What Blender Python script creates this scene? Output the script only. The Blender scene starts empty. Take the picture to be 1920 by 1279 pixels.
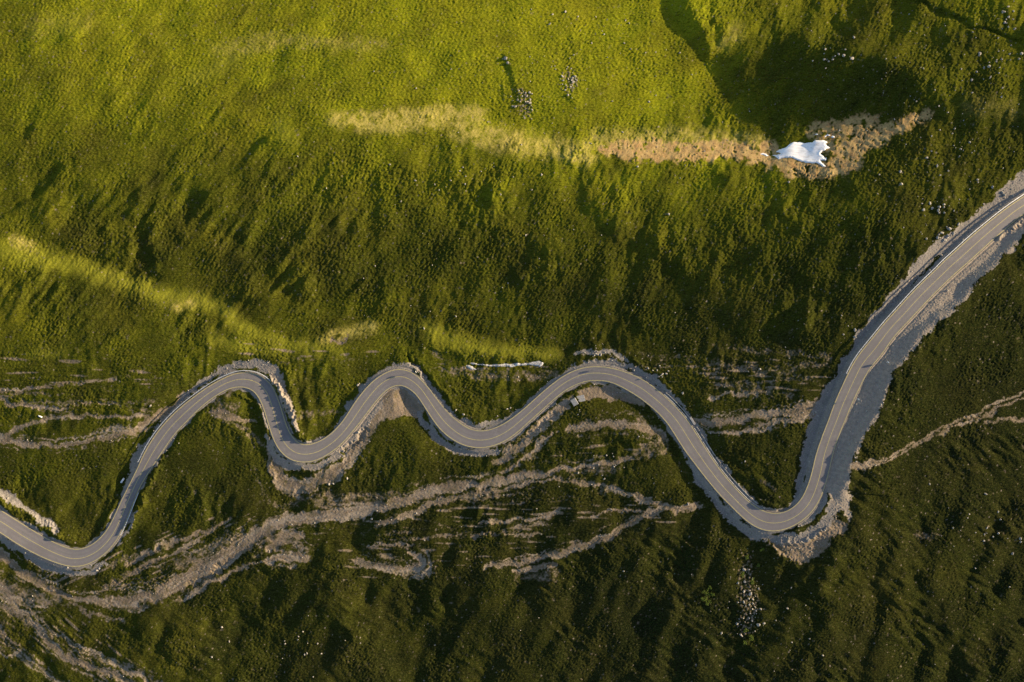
import bpy, math, random
import numpy as np
# ------------------------------------------------------------------ camera, sky, sun
sc = bpy.context.scene
COL = sc.collection
D = 300.0                    # camera height over the road level (metres)
F = 4.2 * D                  # focal length in photograph pixels (1920 wide)
CX, CY = 960.0, 639.5
cam = bpy.data.cameras.new("camera"); cam_o = bpy.data.objects.new("camera", cam); COL.objects.link(cam_o)
cam.sensor_width = 36.0; cam.lens = 36.0 * F / 1920.0
cam.clip_start = 1.0; cam.clip_end = 9000.0
cam_o.location = (0, 0, D); cam_o.rotation_euler = (0, 0, 0)
sc.camera = cam_o
SUN_EL, SUN_AZ = math.radians(14.0), math.radians(13.0)      # azimuth measured from +X towards +Y
world = bpy.data.worlds.new("World"); sc.world = world; world.use_nodes = True
wn = world.node_tree
sky = wn.nodes.new('ShaderNodeTexSky'); sky.sky_type = 'NISHITA'; sky.sun_disc = False
sky.sun_elevation = SUN_EL; sky.sun_rotation = math.pi/2 - SUN_AZ; sky.altitude = 1500; sky.ozone_density = .35; sky.dust_density = 2.5; sky.air_density = .9
wn.links.new(sky.outputs[0], wn.nodes['Background'].inputs[0])
wn.nodes['Background'].inputs[1].default_value = 0.10
sl = bpy.data.lights.new("sun", 'SUN'); sl.energy = 5.0; sl.angle = math.radians(0.6); sl.color = (1.0, 0.80, 0.52)
so = bpy.data.objects.new("sun", sl); COL.objects.link(so)
so.rotation_euler = (0, math.pi/2 - SUN_EL, SUN_AZ); so.location = (200, 50, 200)
sc.view_settings.view_transform = 'Standard'; sc.view_settings.look = 'None'
sc.view_settings.exposure = 1.35; sc.view_settings.gamma = 1.0
sc.cycles.max_bounces = 3; sc.cycles.diffuse_bounces = 2

SX, SY = math.cos(SUN_AZ), -math.sin(SUN_AZ)     # unit vector towards the sun on the plan grid (v runs down)
M_PX = 1/4.2
# ------------------------------------------------------------------ plan grid
STEP = 1.34
U0, U1, V0, V1 = -150.0, 2070.0, -130.0, 1410.0
us = np.arange(U0, U1, STEP); vs = np.arange(V0, V1, STEP)
NX, NY = len(us), len(vs)
U, V = np.meshgrid(us.astype(np.float32), vs.astype(np.float32))
KX = np.fft.rfftfreq(NX, STEP).astype(np.float32)[None, :]; KY = np.fft.fftfreq(NY, STEP).astype(np.float32)[:, None]
def blur(a, s):
    return np.fft.irfft2(np.fft.rfft2(a)*np.exp(-2*(math.pi*s)**2*(KX*KX+KY*KY)), s=a.shape).astype(np.float32)
def gn(seed, lam, ang=0.0, an=1.0, bw=0.45):
    """band limited noise: wavelength lam (px) across, elongated an times along direction ang (degrees, up = positive)"""
    r = np.random.default_rng(seed).standard_normal((NY, NX)).astype(np.float32)
    c, s = math.cos(math.radians(ang)), -math.sin(math.radians(ang))
    kp = (KX*c + KY*s)*an; kq = -KX*s + KY*c
    k = np.sqrt(kp*kp+kq*kq)+1e-9
    f = np.exp(-(np.log(k*lam)/bw)**2)/np.sqrt(k)
    o = np.fft.irfft2(np.fft.rfft2(r)*f, s=r.shape).astype(np.float32)
    return o/o.std()
def sst(x, a, b):
    t = np.clip((x-a)/(b-a), 0, 1); return t*t*(3-2*t)
def lattice(tab, s=45):
    t = np.array(tab, dtype=np.float32)
    gx = np.clip(us/160.0, 0, 11.999); gy = np.clip(vs/160.0, 0, 7.999)
    ix = gx.astype(int); fx = (gx-ix).astype(np.float32); iy = gy.astype(int); fy = (gy-iy).astype(np.float32)
    a = t[:, ix]*(1-fx)+t[:, ix+1]*fx
    return blur(a[iy]*(1-fy[:, None])+a[iy+1]*fy[:, None], s)
def catmull(pts, step=3.0):
    p = np.array(pts, dtype=float)
    if len(p) < 3: p = np.vstack([p[0], (p[0]+p[-1])/2, p[-1]])
    q = np.vstack([2*p[0]-p[1], p, 2*p[-1]-p[-2]]); out = []
    for i in range(1, len(q)-2):
        n = max(2, int(np.hypot(*(q[i+1]-q[i])[:2])/step))
        t = np.linspace(0, 1, n, endpoint=False)[:, None]
        out.append(.5*((2*q[i])+(-q[i-1]+q[i+1])*t+(2*q[i-1]-5*q[i]+4*q[i+1]-q[i+2])*t*t+(-q[i-1]+3*q[i]-3*q[i+1]+q[i+2])*t**3))
    out.append(p[-1:]); return np.vstack(out)
# domain warp: makes every hand traced outline irregular
WU = (gn(1, 42)*2.2 + gn(2, 13)*1.1 + gn(21, 6)*.7).astype(np.float32); WV = (gn(3, 42)*2.2 + gn(4, 13)*1.1 + gn(22, 6)*.7).astype(np.float32)
UW, VW = U+WU, V+WV
def pfield(pts, R, warp=True, smooth=True, attr=2):
    """distance field of a polyline inside its window: (slices, distance, signed distance, attribute, arc index)"""
    p = catmull(pts, 6.0) if smooth else np.array(pts, dtype=float)
    x0, x1 = p[:, 0].min()-R, p[:, 0].max()+R; y0, y1 = p[:, 1].min()-R, p[:, 1].max()+R
    i0 = max(0, int((x0-U0)/STEP)); i1 = min(NX, int((x1-U0)/STEP)+2); j0 = max(0, int((y0-V0)/STEP)); j1 = min(NY, int((y1-V0)/STEP)+2)
    sl_ = (slice(j0, j1), slice(i0, i1))
    uu, vv = (UW, VW) if warp else (U, V)
    d = np.full((max(j1-j0, 0), max(i1-i0, 0)), 1e6, np.float32); sd = d.copy(); at = np.zeros_like(d); ar = np.zeros_like(d)
    for k in range(len(p)-1):
        a, b = p[k], p[k+1]
        a0 = max(i0, int((min(a[0], b[0])-R-10-U0)/STEP)); a1 = min(i1, int((max(a[0], b[0])+R+10-U0)/STEP)+2)
        b0 = max(j0, int((min(a[1], b[1])-R-10-V0)/STEP)); b1 = min(j1, int((max(a[1], b[1])+R+10-V0)/STEP)+2)
        if a1 <= a0 or b1 <= b0: continue
        w = (slice(b0-j0, b1-j0), slice(a0-i0, a1-i0)); g = (slice(b0, b1), slice(a0, a1))
        ex, ey = b[0]-a[0], b[1]-a[1]; L2 = ex*ex+ey*ey+1e-9
        px, py = uu[g]-a[0], vv[g]-a[1]
        t = np.clip((px*ex+py*ey)/L2, 0, 1); qx, qy = px-t*ex, py-t*ey
        dd = np.sqrt(qx*qx+qy*qy); m = dd < d[w]
        L = math.sqrt(L2)
        d[w] = np.where(m, dd, d[w]); sd[w] = np.where(m, np.where((ex*py-ey*px) > 0, dd, -dd), sd[w])
        if p.shape[1] > attr: at[w] = np.where(m, a[attr]+(b[attr]-a[attr])*t, at[w])
        ar[w] = np.where(m, k+t, ar[w])
    return sl_, d, sd, at, ar
def stroke(field, pts, val=1.0, soft=2.5, warp=True):
    """paints a brush stroke of given half widths"""
    R = max(q[2] for q in pts)+soft*2+12
    s, d, sd, at, ar = pfield(pts, R, warp)
    field[s] = np.maximum(field[s], val*sst(at-d, -soft, soft))
def polymask(pts, soft=3.0, warp=True):
    p = np.array(pts, dtype=float); R = 40
    s, d, *_ = pfield(np.vstack([p, p[:1]]), R, warp, False)
    uu, vv = (UW[s], VW[s]) if warp else (U[s], V[s])
    ins = np.zeros(d.shape, bool); n = len(p)
    for i in range(n):
        x1_, y1_ = p[i]; x2_, y2_ = p[(i+1) % n]
        if y1_ == y2_: continue
        c = ((y1_ > vv) != (y2_ > vv)) & (uu < (x2_-x1_)*(vv-y1_)/(y2_-y1_)+x1_)
        ins ^= c
    return s, sst(np.where(ins, d, -d), -soft, soft), np.where(ins, d, -d)
def poly(field, pts, val=1.0, soft=3.0, warp=True):
    s, m, _ = polymask(pts, soft, warp); field[s] = np.maximum(field[s], val*m)
# ------------------------------------------------------------------ the road, traced along its two yellow edge lines
def off(o, l): return [(o[0]+x/4.0, o[1]+y/4.0) for x, y in l]
LEFT = [(-150, 862), (-60, 918)] + off((0, 880), [(0,305),(115,378),(230,450),(330,508),(430,560),(540,598),(630,592),(720,545),(800,460),(860,350),(910,240),(1020,20)]) + \
  off((0, 640), [(1100,810),(1200,660),(1330,520),(1480,400),(1600,320),(1720,260)]) + \
  off((380, 640), [(290,236),(380,243),(450,270),(510,325),(550,400),(590,510),(620,610),(660,700),(710,755),(760,777),(830,768),(900,738),(980,680),(1060,590),(1130,480),(1200,385),(1280,300),(1360,245),(1430,216),(1490,212)]) + \
  off((740, 640), [(110,225),(180,272),(260,360),(340,465),(420,555),(500,620),(570,660),(640,673),(710,665),(790,635),(880,580),(980,500),(1080,410),(1180,325),(1280,255),(1380,210),(1480,191)]) + \
  off((1100, 640), [(140,195),(240,215),(340,250),(440,300),(540,375),(640,465),(740,575),(800,660),(870,770),(940,880),(1020,990),(1100,1085)]) + \
  off((1280, 780), [(480,630),(560,690),(630,722),(700,732),(770,720),(840,680),(900,610),(945,510),(975,410),(1000,300),(1040,180),(1080,70)]) + \
  off((1440, 480), [(440,1279),(500,1110),(580,930),(640,810),(700,720),(790,610),(880,500),(980,390),(1080,280),(1180,180),(1290,75)]) + \
  off((1440, 200), [(1300,1180),(1400,1090),(1520,980),(1640,880),(1780,770),(1918,675)]) + [(2000, 317), (2090, 262)]
RIGHT = [(-150, 902), (-60, 962)] + off((0, 880), [(0,472),(150,570),(340,668),(500,722),(600,726),(700,692),(800,620),(880,520),(940,400),(1000,250),(1050,130),(1120,15)]) + \
  off((0, 640), [(1290,720),(1380,620),(1500,500),(1600,420),(1700,362)]) + \
  off((380, 640), [(230,348),(300,342),(370,365),(420,420),(460,510),(500,640),(540,750),(590,830),(650,880),(720,903),(790,904),(870,885),(950,840),(1040,770),(1120,680),(1200,580),(1280,475),(1350,392),(1420,340),(1490,329)]) + \
  off((740, 640), [(80,340),(150,385),(210,465),(270,560),(340,655),(420,725),(500,770),(580,793),(660,797),(740,782),(820,750),(910,690),(1010,600),(1100,520),(1200,430),(1300,355),(1400,310),(1480,294)]) + \
  off((1100, 640), [(160,300),(250,335),(340,385),(430,445),(520,520),(600,605),(670,710),(740,820),(800,900),(900,1030),(1000,1150)]) + \
  off((1280, 780), [(330,640),(420,730),(500,800),(580,845),(660,862),(740,856),(820,828),(900,780),(970,715),(1030,620),(1070,510),(1100,400),(1130,270),(1170,150),(1210,50)]) + \
  off((1440, 480), [(560,1279),(620,1130),(690,980),(760,850),(850,740),(950,600),(1080,460),(1200,330),(1330,200),(1450,90)]) + \
  off((1440, 200), [(1480,1185),(1590,1085),(1700,985),(1800,900),(1918,806)]) + [(2000, 352), (2090, 298)]
def resample(p, step):
    s = np.r_[0, np.cumsum(np.hypot(*np.diff(p, axis=0).T))]; t = np.arange(0, s[-1], step)
    return np.stack([np.interp(t, s, p[:, i]) for i in range(p.shape[1])], 1)
def gsm(a, s):
    k = np.exp(-.5*(np.arange(-4*s, 4*s+1)/s)**2); k /= k.sum(); n = len(k)//2
    pad = np.concatenate([2*a[0]-a[n:0:-1], a, 2*a[-1]-a[-2:-n-2:-1]]) if a.ndim == 1 else None
    if a.ndim == 1: return np.convolve(pad, k, 'valid')
    return np.stack([gsm(a[:, i], s) for i in range(a.shape[1])], 1)
EL = gsm(resample(catmull(LEFT, 2), 1.5), 3); ER = gsm(resample(catmull(RIGHT, 2), 1.5), 3)
def nearest(p, q):
    o = np.zeros(len(p), int)
    for i in range(len(p)): o[i] = np.argmin((q[:, 0]-p[i, 0])**2+(q[:, 1]-p[i, 1])**2)
    return o
mid = (EL + ER[nearest(EL, ER)])/2
mid = gsm(resample(mid, 2.0), 5); mid = resample(mid, 2.0)
def edged(c, e): return gsm(np.sqrt(np.min((e[None, :, 0]-c[:, None, 0])**2+(e[None, :, 1]-c[:, None, 1])**2, axis=1)), 4)
HL, HR = edged(mid, EL), edged(mid, ER)
tan_ = np.gradient(mid, axis=0); tan_ /= np.hypot(*tan_.T)[:, None]
NRM = np.stack([-tan_[:, 1], tan_[:, 0]], 1)        # points to the right of travel (v down)
NR = len(mid)
# ------------------------------------------------------------------ large relief: slope towards the sun
LUM = [[70,112,108,98,108,115,118,118,100,60,52,58,80],
       [82,95,95,92,98,102,98,108,104,34,30,45,48],
       [60,72,70,74,78,76,80,82,80,74,50,38,35],
       [95,55,62,52,55,52,45,52,50,42,38,34,28],
       [62,66,75,78,66,60,60,36,36,38,40,28,28],
       [48,50,48,50,48,48,45,45,42,36,34,28,26],
       [48,48,42,38,40,38,36,34,33,34,34,30,24],
       [45,40,34,34,42,38,36,30,28,30,32,30,26],
       [38,38,40,26,30,34,34,26,24,28,28,28,24]]
LUSH_SHADE = [[.7,.9,.9,.85,.9,1,1,1,1,.6,.5,.5,.6],  # grass richness; low values also put slope shade into the colour
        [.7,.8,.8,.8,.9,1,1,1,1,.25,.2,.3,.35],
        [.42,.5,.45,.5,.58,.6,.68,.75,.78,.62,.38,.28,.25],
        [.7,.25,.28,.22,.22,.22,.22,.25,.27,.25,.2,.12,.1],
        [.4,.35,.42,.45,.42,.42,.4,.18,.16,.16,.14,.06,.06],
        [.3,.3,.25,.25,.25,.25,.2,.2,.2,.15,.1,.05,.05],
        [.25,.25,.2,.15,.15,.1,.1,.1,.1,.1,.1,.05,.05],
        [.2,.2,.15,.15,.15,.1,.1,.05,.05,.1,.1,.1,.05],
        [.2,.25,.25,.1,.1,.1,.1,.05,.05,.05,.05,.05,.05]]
lum = lattice(LUM); lush_shade = np.clip(lattice(LUSH_SHADE), 0, 1)**1.25
lush_shade = np.clip(lush_shade*(1+.16*gn(60, 110, 40, 1.5)+.10*gn(61, 34, 45, 2)), 0, 1)
alb = .027+.125*lush_shade
Y = (lum/255.0)**2.2
g = np.clip((1-(Y/alb-.25)/.75)/4, -.18, .19)
g -= (g+.02)*.8*sst(U+.25*V, 1750, 1900)*(V > 300)*sst(V, 300, 420)
# hand placed slopes: (polygon, slope, softness); positive = climbs towards the sun = turned away from it
SLOPES = [
 ([(1246,-60),(1256,20),(1290,68),(1318,118),(1345,160),(1392,212),(1440,246),(1450,238),(1405,200),(1362,150),(1336,108),(1306,58),(1275,20),(1268,-60)], .5, 1.5),
 ([(1252,-60),(1262,30),(1300,85),(1330,135),(1365,190),(1400,222),(1440,246),(1500,225),(1570,215),(1680,215),(1740,190),(1700,120),(1600,95),(1500,70),(1430,90),(1360,110),(1345,60),(1320,0),(1310,-60)], .34, 3),
 ([(1330,0),(1352,60),(1360,95),(1400,85),(1470,60),(1540,50),(1600,30),(1590,-40),(1340,-40)], -.03, 12),
 ([(1290,-30),(1300,20),(1322,60),(1335,110),(1350,95),(1340,50),(1322,-30)], -.16, 5),
 ([(420,1085),(500,1060),(560,1062),(600,1110),(620,1180),(640,1250),(640,1330),(540,1330),(540,1250),(480,1180),(430,1130)], .26, 10),
 ([(1440,1030),(1490,1060),(1490,1100),(1470,1140),(1440,1110),(1425,1060)], .4, 6),
 ([(1250,1010),(1290,1040),(1260,1110),(1230,1200),(1190,1150),(1180,1090),(1200,1030)], .2, 20),
 ([(800,1150),(860,1180),(880,1330),(800,1330),(780,1240)], .22, 15),
 ([(0,1250),(60,1180),(110,1240),(160,1330),(0,1330)], .2, 12),
 ([(330,1130),(380,1150),(440,1200),(460,1279),(400,1279),(350,1210)], -.06, 15),
 ([(600,1130),(660,1080),(720,1140),(760,1279),(700,1279),(660,1200)], -.02, 20),
 ([(1080,610),(1200,560),(1330,570),(1330,650),(1200,660),(1100,650)], .22, 14),
 ([(1470,590),(1500,580),(1510,630),(1475,640)], .35, 5),
 ([(1630,545),(1680,520),(1710,470),(1730,480),(1690,550),(1640,585)], .3, 8),
 ([(1680,300),(1920,240),(1920,330),(1800,400),(1740,430),(1700,430),(1680,380)], .05, 20),
 ([(620,205),(720,200),(860,195),(960,235),(1060,262),(1300,258),(1440,262),(1440,310),(1100,300),(960,290),(860,250),(700,245),(620,240)], -.10, 14),
 ([(0,450),(60,445),(180,490),(300,540),(400,560),(430,585),(340,580),(200,540),(80,500),(0,500)], -.15, 10),
 ([(860,620),(940,640),(1060,660),(1060,672),(940,668),(850,645)], -.12, 6),
 ([(800,610),(840,605),(870,640),(860,660),(800,650)], -.10, 8),
 ([(400,630),(520,655),(640,645),(760,625),(760,650),(620,668),(460,668),(400,650)], -.08, 8),
 ([(400,575),(450,600),(530,632),(640,648),(760,640),(760,655),(640,664),(520,655),(430,622),(390,590)], -.13, 5),
 ([(410,600),(460,540),(470,500),(430,480),(400,500),(400,560)], .22, 10),
 ([(270,480),(300,470),(310,510),(280,520)], .3, 6),
 ([(470,320),(545,370),(520,440),(470,430),(430,400)], .08, 15),
 ([(960,540),(1010,480),(990,470),(940,560),(960,580)], .25, 6),
 ([(1180,500),(1210,520),(1200,560),(1175,545)], .25, 6),
 ([(1600,80),(1660,70),(1920,130),(1920,210),(1780,170),(1700,130)], .08, 15),
]
for k_, (pts, val, soft) in enumerate(SLOPES):
    s, m, _ = polymask(pts, soft, k_ > 2); g[s] = g[s]*(1-m)+val*m
# gullies and scarps: (points, slope delta, half width)
def scarp(pts, w, val):
    f = np.zeros_like(g); stroke(f, [(p[0], p[1], w*.62) for p in pts], 1.0, w*.7); g[:] = g+f*val*1.15
for pts, w, val in [
 ([(118,310),(85,350),(40,385),(5,405)], 7, .45), ([(60,238),(48,262)], 5, .4), ([(144,295),(138,315)], 4, .4),
 ([(500,262),(475,282),(462,302)], 6, .5), ([(455,305),(430,330),(400,350)], 4, .3), ([(385,362),(370,385),(350,420)], 8, .4),
 ([(300,325),(260,360),(235,400)], 4, .3), ([(380,245),(340,280),(310,310)], 3, .25), ([(572,425),(550,455),(540,470)], 9, .45),
 ([(540,520),(505,545),(480,560),(430,565)], 9, .35), ([(440,555),(420,580)], 6, .4), ([(280,470),(290,500),(300,520)], 8, .35),
 ([(340,440),(335,450)], 6, .4), ([(228,610),(180,650),(140,662),(60,680)], 4, .35), ([(240,600),(290,610)], 3, .3),
 ([(1090,330),(1095,370),(1105,400)], 5, .35), ([(1125,300),(1120,320)], 3, .3), ([(870,345),(850,380),(840,400)], 7, .35),
 ([(680,520),(650,560),(640,590)], 8, .22), ([(790,560),(800,600)], 8, .25), ([(960,500),(975,540)], 9, .3),
 ([(1180,440),(1190,460)], 6, .4), ([(1260,480),(1290,540),(1300,600)], 9, .2), ([(1420,460),(1440,520)], 9, .2), ([(1360,500),(1370,560),(1360,620)], 9, .22),
 ([(1065,180),(1080,200)], 4, .2), ([(948,105),(960,150),(970,180),(968,200)], 7, .28),
 ([(1255,-20),(1262,25),(1290,55)], 3, .2), ([(1703,-4),(1760,18),(1820,42),(1870,58),(1922,76)], 3, .3),
 ([(1600,415),(1560,440),(1520,470)], 7, .2), ([(1500,600),(1495,640)], 6, .2), ([(850,1100),(835,1160),(845,1220)], 9, .3),
 ([(420,1090),(470,1075),(570,1060)], 4, .3), ([(700,1090),(690,1130)], 7, .3), ([(1010,1060),(1030,1100)], 8, .25),
 ([(150,1180),(210,1230),(300,1279)], 6, .25), ([(190,1160),(260,1200),(340,1260),(400,1290)], 5, -.2), ([(230,1170),(290,1215),(350,1260)], 6, .25),
 ([(60,1215),(110,1260),(150,1300)], 6, .3), ([(1700,1060),(1760,1130),(1780,1200)], 8, .2), ([(1480,1060),(1520,1120),(1560,1200)], 8, .2), ([(1530,1230),(1540,1290)], 9, .2)]:
    scarp(pts, w, val)
# fade out beyond the picture, then integrate the slopes into a height field
edge = np.minimum(np.minimum(sst(U, U0, U0+90), 1-sst(U, U1-90, U1)), np.minimum(sst(V, V0, V0+90), 1-sst(V, V1-90, V1)))
g = blur(g*edge, 1.4)
gm = g.mean(); kx, ky = 2*math.pi*KX/M_PX, 2*math.pi*KY/M_PX
ks = kx*SX+ky*SY; k2 = kx*kx+ky*ky
H = np.fft.irfft2(np.fft.rfft2(g-gm)*(-1j*ks)/(ks*ks+.05*k2+(2*math.pi/600.0)**2*.1+1e-12), s=g.shape).astype(np.float32)
H += gm*((U-960)*SX+(V-640)*SY)*M_PX*.35
H -= H[int((900-V0)/STEP), int((960-U0)/STEP)]
MACRO = H.copy()
H0 = H.copy()
# ------------------------------------------------------------------ small relief
lo, hi = sst(V, 560, 700), 1-sst(V, 420, 620)
mid_m = np.clip(1-hi-lo, 0, 1)
left_m = 1-sst(U, 520, 900); right_m = sst(U, 1150, 1500)
topf = (1-sst(V+.12*U, 300, 420))*(1-sst(U-V*.75, 1240, 1290))        # smooth lit pasture
a50 = gn(10, 44, 50, 2.4, .8); a85 = gn(11, 38, 75, 1.7, .9); am = gn(12, 32, -32, 2.4, .8); a50b = gn(13, 20, 46, 2.4, .8); amb_ = gn(14, 17, -35, 2.2, .9); a85b = gn(15, 20, 70, 1.6, .9); w_b = gn(27, 85, 60, 1.5)
def saw(x): return np.where(x > 0, x**1.25, -np.abs(x)**.85)
w50 = left_m*(1-lo); wmm = np.clip(right_m*lo + lo*.6*(V > 1000), 0, 1)*sst(V+U*.2, 1000, 1250); w85 = np.clip(1-w50-wmm, 0, 1)
vcalm = np.zeros_like(U); stroke(vcalm, [(1255,-20,16),(1290,60,18),(1330,130,20),(1395,205,22),(1450,240,18)], 1, 10); stroke(vcalm, [(1420,160,40),(1500,160,50),(1620,160,40)], .8, 20); stroke(vcalm, [(1690,-10,12),(1760,24,12),(1870,66,12),(1930,85,12)], .8, 8)
calm = (1-.72*topf)*(1-.8*vcalm)
patchy = np.clip(.62+.5*gn(24, 190), .1, 1.5)
H += calm*patchy*(w50*(saw(a50)*.32+a50b*.08)+w85*(a85*.15+a85b*.045)+wmm*(am*.22+amb_*.07))
H += .10*gn(16, 75)+.30*w_b*(1-.6*topf)*(1-lo)+sst(V, 820, 1000)*(gn(25, 120, 70, 1.8, .8)*.5+gn(26, 60, 60, 2.0, .8)*.2)*sst(np.abs(U-960)*0+1, 0, 1)
iso1, iso2, iso3 = gn(17, 9.0, 60, 1.5), gn(18, 4.6, 30, 1.4), gn(19, 3.8, 6, 2.4)
dg_ = gn(28, 6.0, 48, 2.6)*(1-lo*.6)+gn(29, 6.0, -30, 2.6)*lo*.6
rough = np.clip(.75+.45*gn(20, 130), .25, 1.6)
darkz = sst(V+.1*U, 420, 760)
H += rough*(1-.45*topf)*(1+.15*darkz)*(iso1*.022+iso2*.040+dg_*.048) + (.65+.6*topf)*iso3*.046
H += w50*(1-.5*topf)*gn(51, 13, 48, 5)*.055 + w85*(1-topf)*(1-lo)*gn(52, 13, 62, 4)*.045
# hummocks (cell mounds)
def cells(cs, seed):
    r = np.random.default_rng(seed); nx, ny = int((U1-U0)/cs)+3, int((V1-V0)/cs)+3
    jx, jy = r.random((ny, nx)).astype(np.float32), r.random((ny, nx)).astype(np.float32)
    gx, gy = (U-U0)/cs+1, (V-V0)/cs+1; ix, iy = gx.astype(int), gy.astype(int)
    best = np.full(U.shape, 9, np.float32)
    for dy in (-1, 0, 1):
        for dx in (-1, 0, 1):
            a, b = np.clip(ix+dx, 0, nx-1), np.clip(iy+dy, 0, ny-1)
            best = np.minimum(best, (a+jx[b, a]-gx)**2+(b+jy[b, a]-gy)**2)
    return np.sqrt(best)
hum = np.clip(1-cells(5.8, 5)*1.5, 0, 1)
hz = np.zeros_like(U)
for pts in [[(480,470,40),(600,500,60),(700,540,60),(760,480,40)], [(820,470,60),(900,480,70),(1000,500,50)], [(150,430,40),(230,470,50),(330,420,40)],
            [(120,560,30),(80,610,40),(60,640,20)], [(560,360,60),(640,330,70),(760,380,60),(900,400,60)], [(1640,430,40),(1600,500,50),(1480,560,60)],
            [(1250,470,60),(1400,480,60),(1500,430,50)], [(560,1200,40),(500,1150,30),(520,1230,40)], [(1690,150,50),(1780,120,50),(1850,140,40)], [(1620,330,40),(1700,300,50),(1760,280,40)]]:
    stroke(hz, pts, 1.0, 25)
H += hum*np.clip(hz*1.1+.35*(gn(23, 90) > .5), 0, 1)*.27*(1-.5*topf)
rs, rd, rsd, _, rar = pfield(np.column_stack([mid, np.zeros(NR)]), 75, False, False)
ri = np.clip(rar, 0, NR-1.001); i0 = ri.astype(int)
hw = np.where(rsd < 0, HL[i0], HR[i0]).astype(np.float32)
e = rd-hw
away = (-(NRM[i0, 0]*SX+NRM[i0, 1]*SY)*np.sign(rsd)).astype(np.float32)      # 1 where this verge faces away from the sun
# ------------------------------------------------------------------ ground cover masks
dirt = np.zeros_like(U); grav = np.zeros_like(U); dry = np.zeros_like(U); tan2 = np.zeros_like(U); yel = np.zeros_like(U); scree = np.zeros_like(U)
DIRT = [
 [(-40,812,9),(0,822,9),(25,829,7),(60,834,5.5),(100,836,5),(150,830,5),(200,819,4.5),(245,810,4.5),(275,803,5)],
 [(10,818,5),(22,808,5),(45,797,4.5),(80,788,4),(130,781,4.5),(180,779,3.5),(230,781,3.5),(275,779,5)],
 [(262,800,5),(285,785,9),(310,775,8),(330,755,6),(345,740,5)],
 [(400,772,5),(425,776,7),(450,786,4)], [(400,780,3),(440,785,3),(475,788,3)],
 [(515,868,8),(535,900,10),(570,912,12),(600,890,8)], [(505,850,4),(508,885,4),(530,915,6),(560,928,6)],
 [(600,905,6),(625,890,8),(650,862,9),(672,832,9),(690,802,11),(705,775,12)],
 [(930,868,6),(960,847,7),(990,822,8),(1020,792,8),(1050,768,7),(1070,748,6)], [(945,882,4),(970,871,4),(995,852,4),(1012,832,4),(1035,812,4)],
 [(1065,806,6),(1090,800,7),(1130,795,7),(1170,796,8),(1210,802,8),(1238,812,6)],
 [(200,1130,10),(250,1128,13),(300,1112,13),(350,1087,14),(400,1060,15),(440,1032,14),(480,1003,13),(520,983,11),(560,973,10),(620,965,9),(680,958,9),(740,944,9),(800,924,9),(850,912,8),(900,909,8),(950,899,7),(990,890,8),(1030,885,7),(1070,878,5),(1110,873,5),(1150,868,4),(1185,855,4)],
 [(600,948,3),(680,945,4),(760,938,4),(815,925,4)],
 [(700,985,3),(760,968,5),(815,945,6),(870,931,5),(925,920,5),(960,915,3),(1000,905,3),(1050,900,3),(1100,906,4),(1150,918,5),(1200,935,6),(1235,945,6),(1270,955,6),(1320,946,4)],
 [(1250,952,7),(1215,965,8),(1185,980,5),(1150,1000,7),(1120,1014,6),(1080,1028,5),(1040,1038,4),(1000,1050,5),(960,1056,5),(910,1062,4)],
 [(960,1072,4),(1000,1066,6),(1040,1060,4)], [(900,980,3),(940,978,3),(985,975,4),(1020,970,4),(1046,958,5)], [(1110,966,2),(1160,958,3),(1200,955,4)],
 [(950,1003,2),(985,1003,3),(1000,1000,3),(1015,1003,3)], [(570,1008,5),(545,1000,7),(525,1012,8),(510,1030,7)], [(500,1052,6),(540,1045,8),(572,1045,6)],
 [(660,1052,4),(700,1060,5),(740,1066,6),(785,1068,8),(792,1050,6),(770,1036,5)], [(690,1022,4),(740,1022,4),(770,1022,3)],
 [(345,1122,4),(380,1101,5),(420,1080,5),(450,1066,3),(490,1055,3)],
 [(240,1060,3),(280,1036,5),(310,1021,5),(350,1010,4),(400,990,3),(430,975,3)], [(200,1100,4),(230,1085,4),(270,1061,5),(320,1040,4),(370,1015,3)],
 [(-30,1030,12),(10,1045,10),(40,1075,8),(75,1092,8),(110,1112,8),(130,1118,6),(200,1128,6)], [(-30,1085,12),(10,1110,10),(30,1140,8),(60,1165,7),(90,1200,6),(120,1230,7),(160,1246,7),(200,1262,6),(250,1285,7)],
 [(-20,1140,8),(0,1180,4),(35,1212,3)], [(130,1130,3),(170,1150,2),(230,1165,3)], [(190,1235,2),(240,1255,3),(300,1290,4)],
 [(1302,790,5),(1340,793,6),(1380,788,7),(1420,780,8),(1460,775,9),(1500,770,11),(1530,764,13),(1548,752,12)], [(1325,808,3),(1370,811,4),(1420,804,4),(1460,796,3),(1500,785,4),(1532,775,4)],
 [(1330,745,2),(1380,738,3),(1420,742,3)], [(1588,876,6),(1620,872,6),(1645,867,5)],
 [(1640,868,2.2),(1680,849,2.2),(1720,828,2.2),(1760,806,2.2),(1800,789,2.5),(1840,774,2.5),(1870,757,2.5),(1900,742,3),(1960,730,3)],
 [(1640,873,2),(1680,857,2),(1720,836,2),(1760,813,2),(1800,796,2.5),(1840,782,2.5),(1870,767,2.5),(1900,753,2.5),(1960,742,2.5)],
 [(1850,790,3),(1880,787,3),(1940,785,5)], [(-20,738,3),(60,730,3),(130,720,2.5),(180,714,2),(220,708,2)],
 [(-20,742,5),(30,757,5),(90,765,4),(130,766,2)], [(870,690,4),(890,695,4)], [(650,630,3),(640,640,3),(620,640,3)],
]
tone = np.zeros_like(U)
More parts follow.
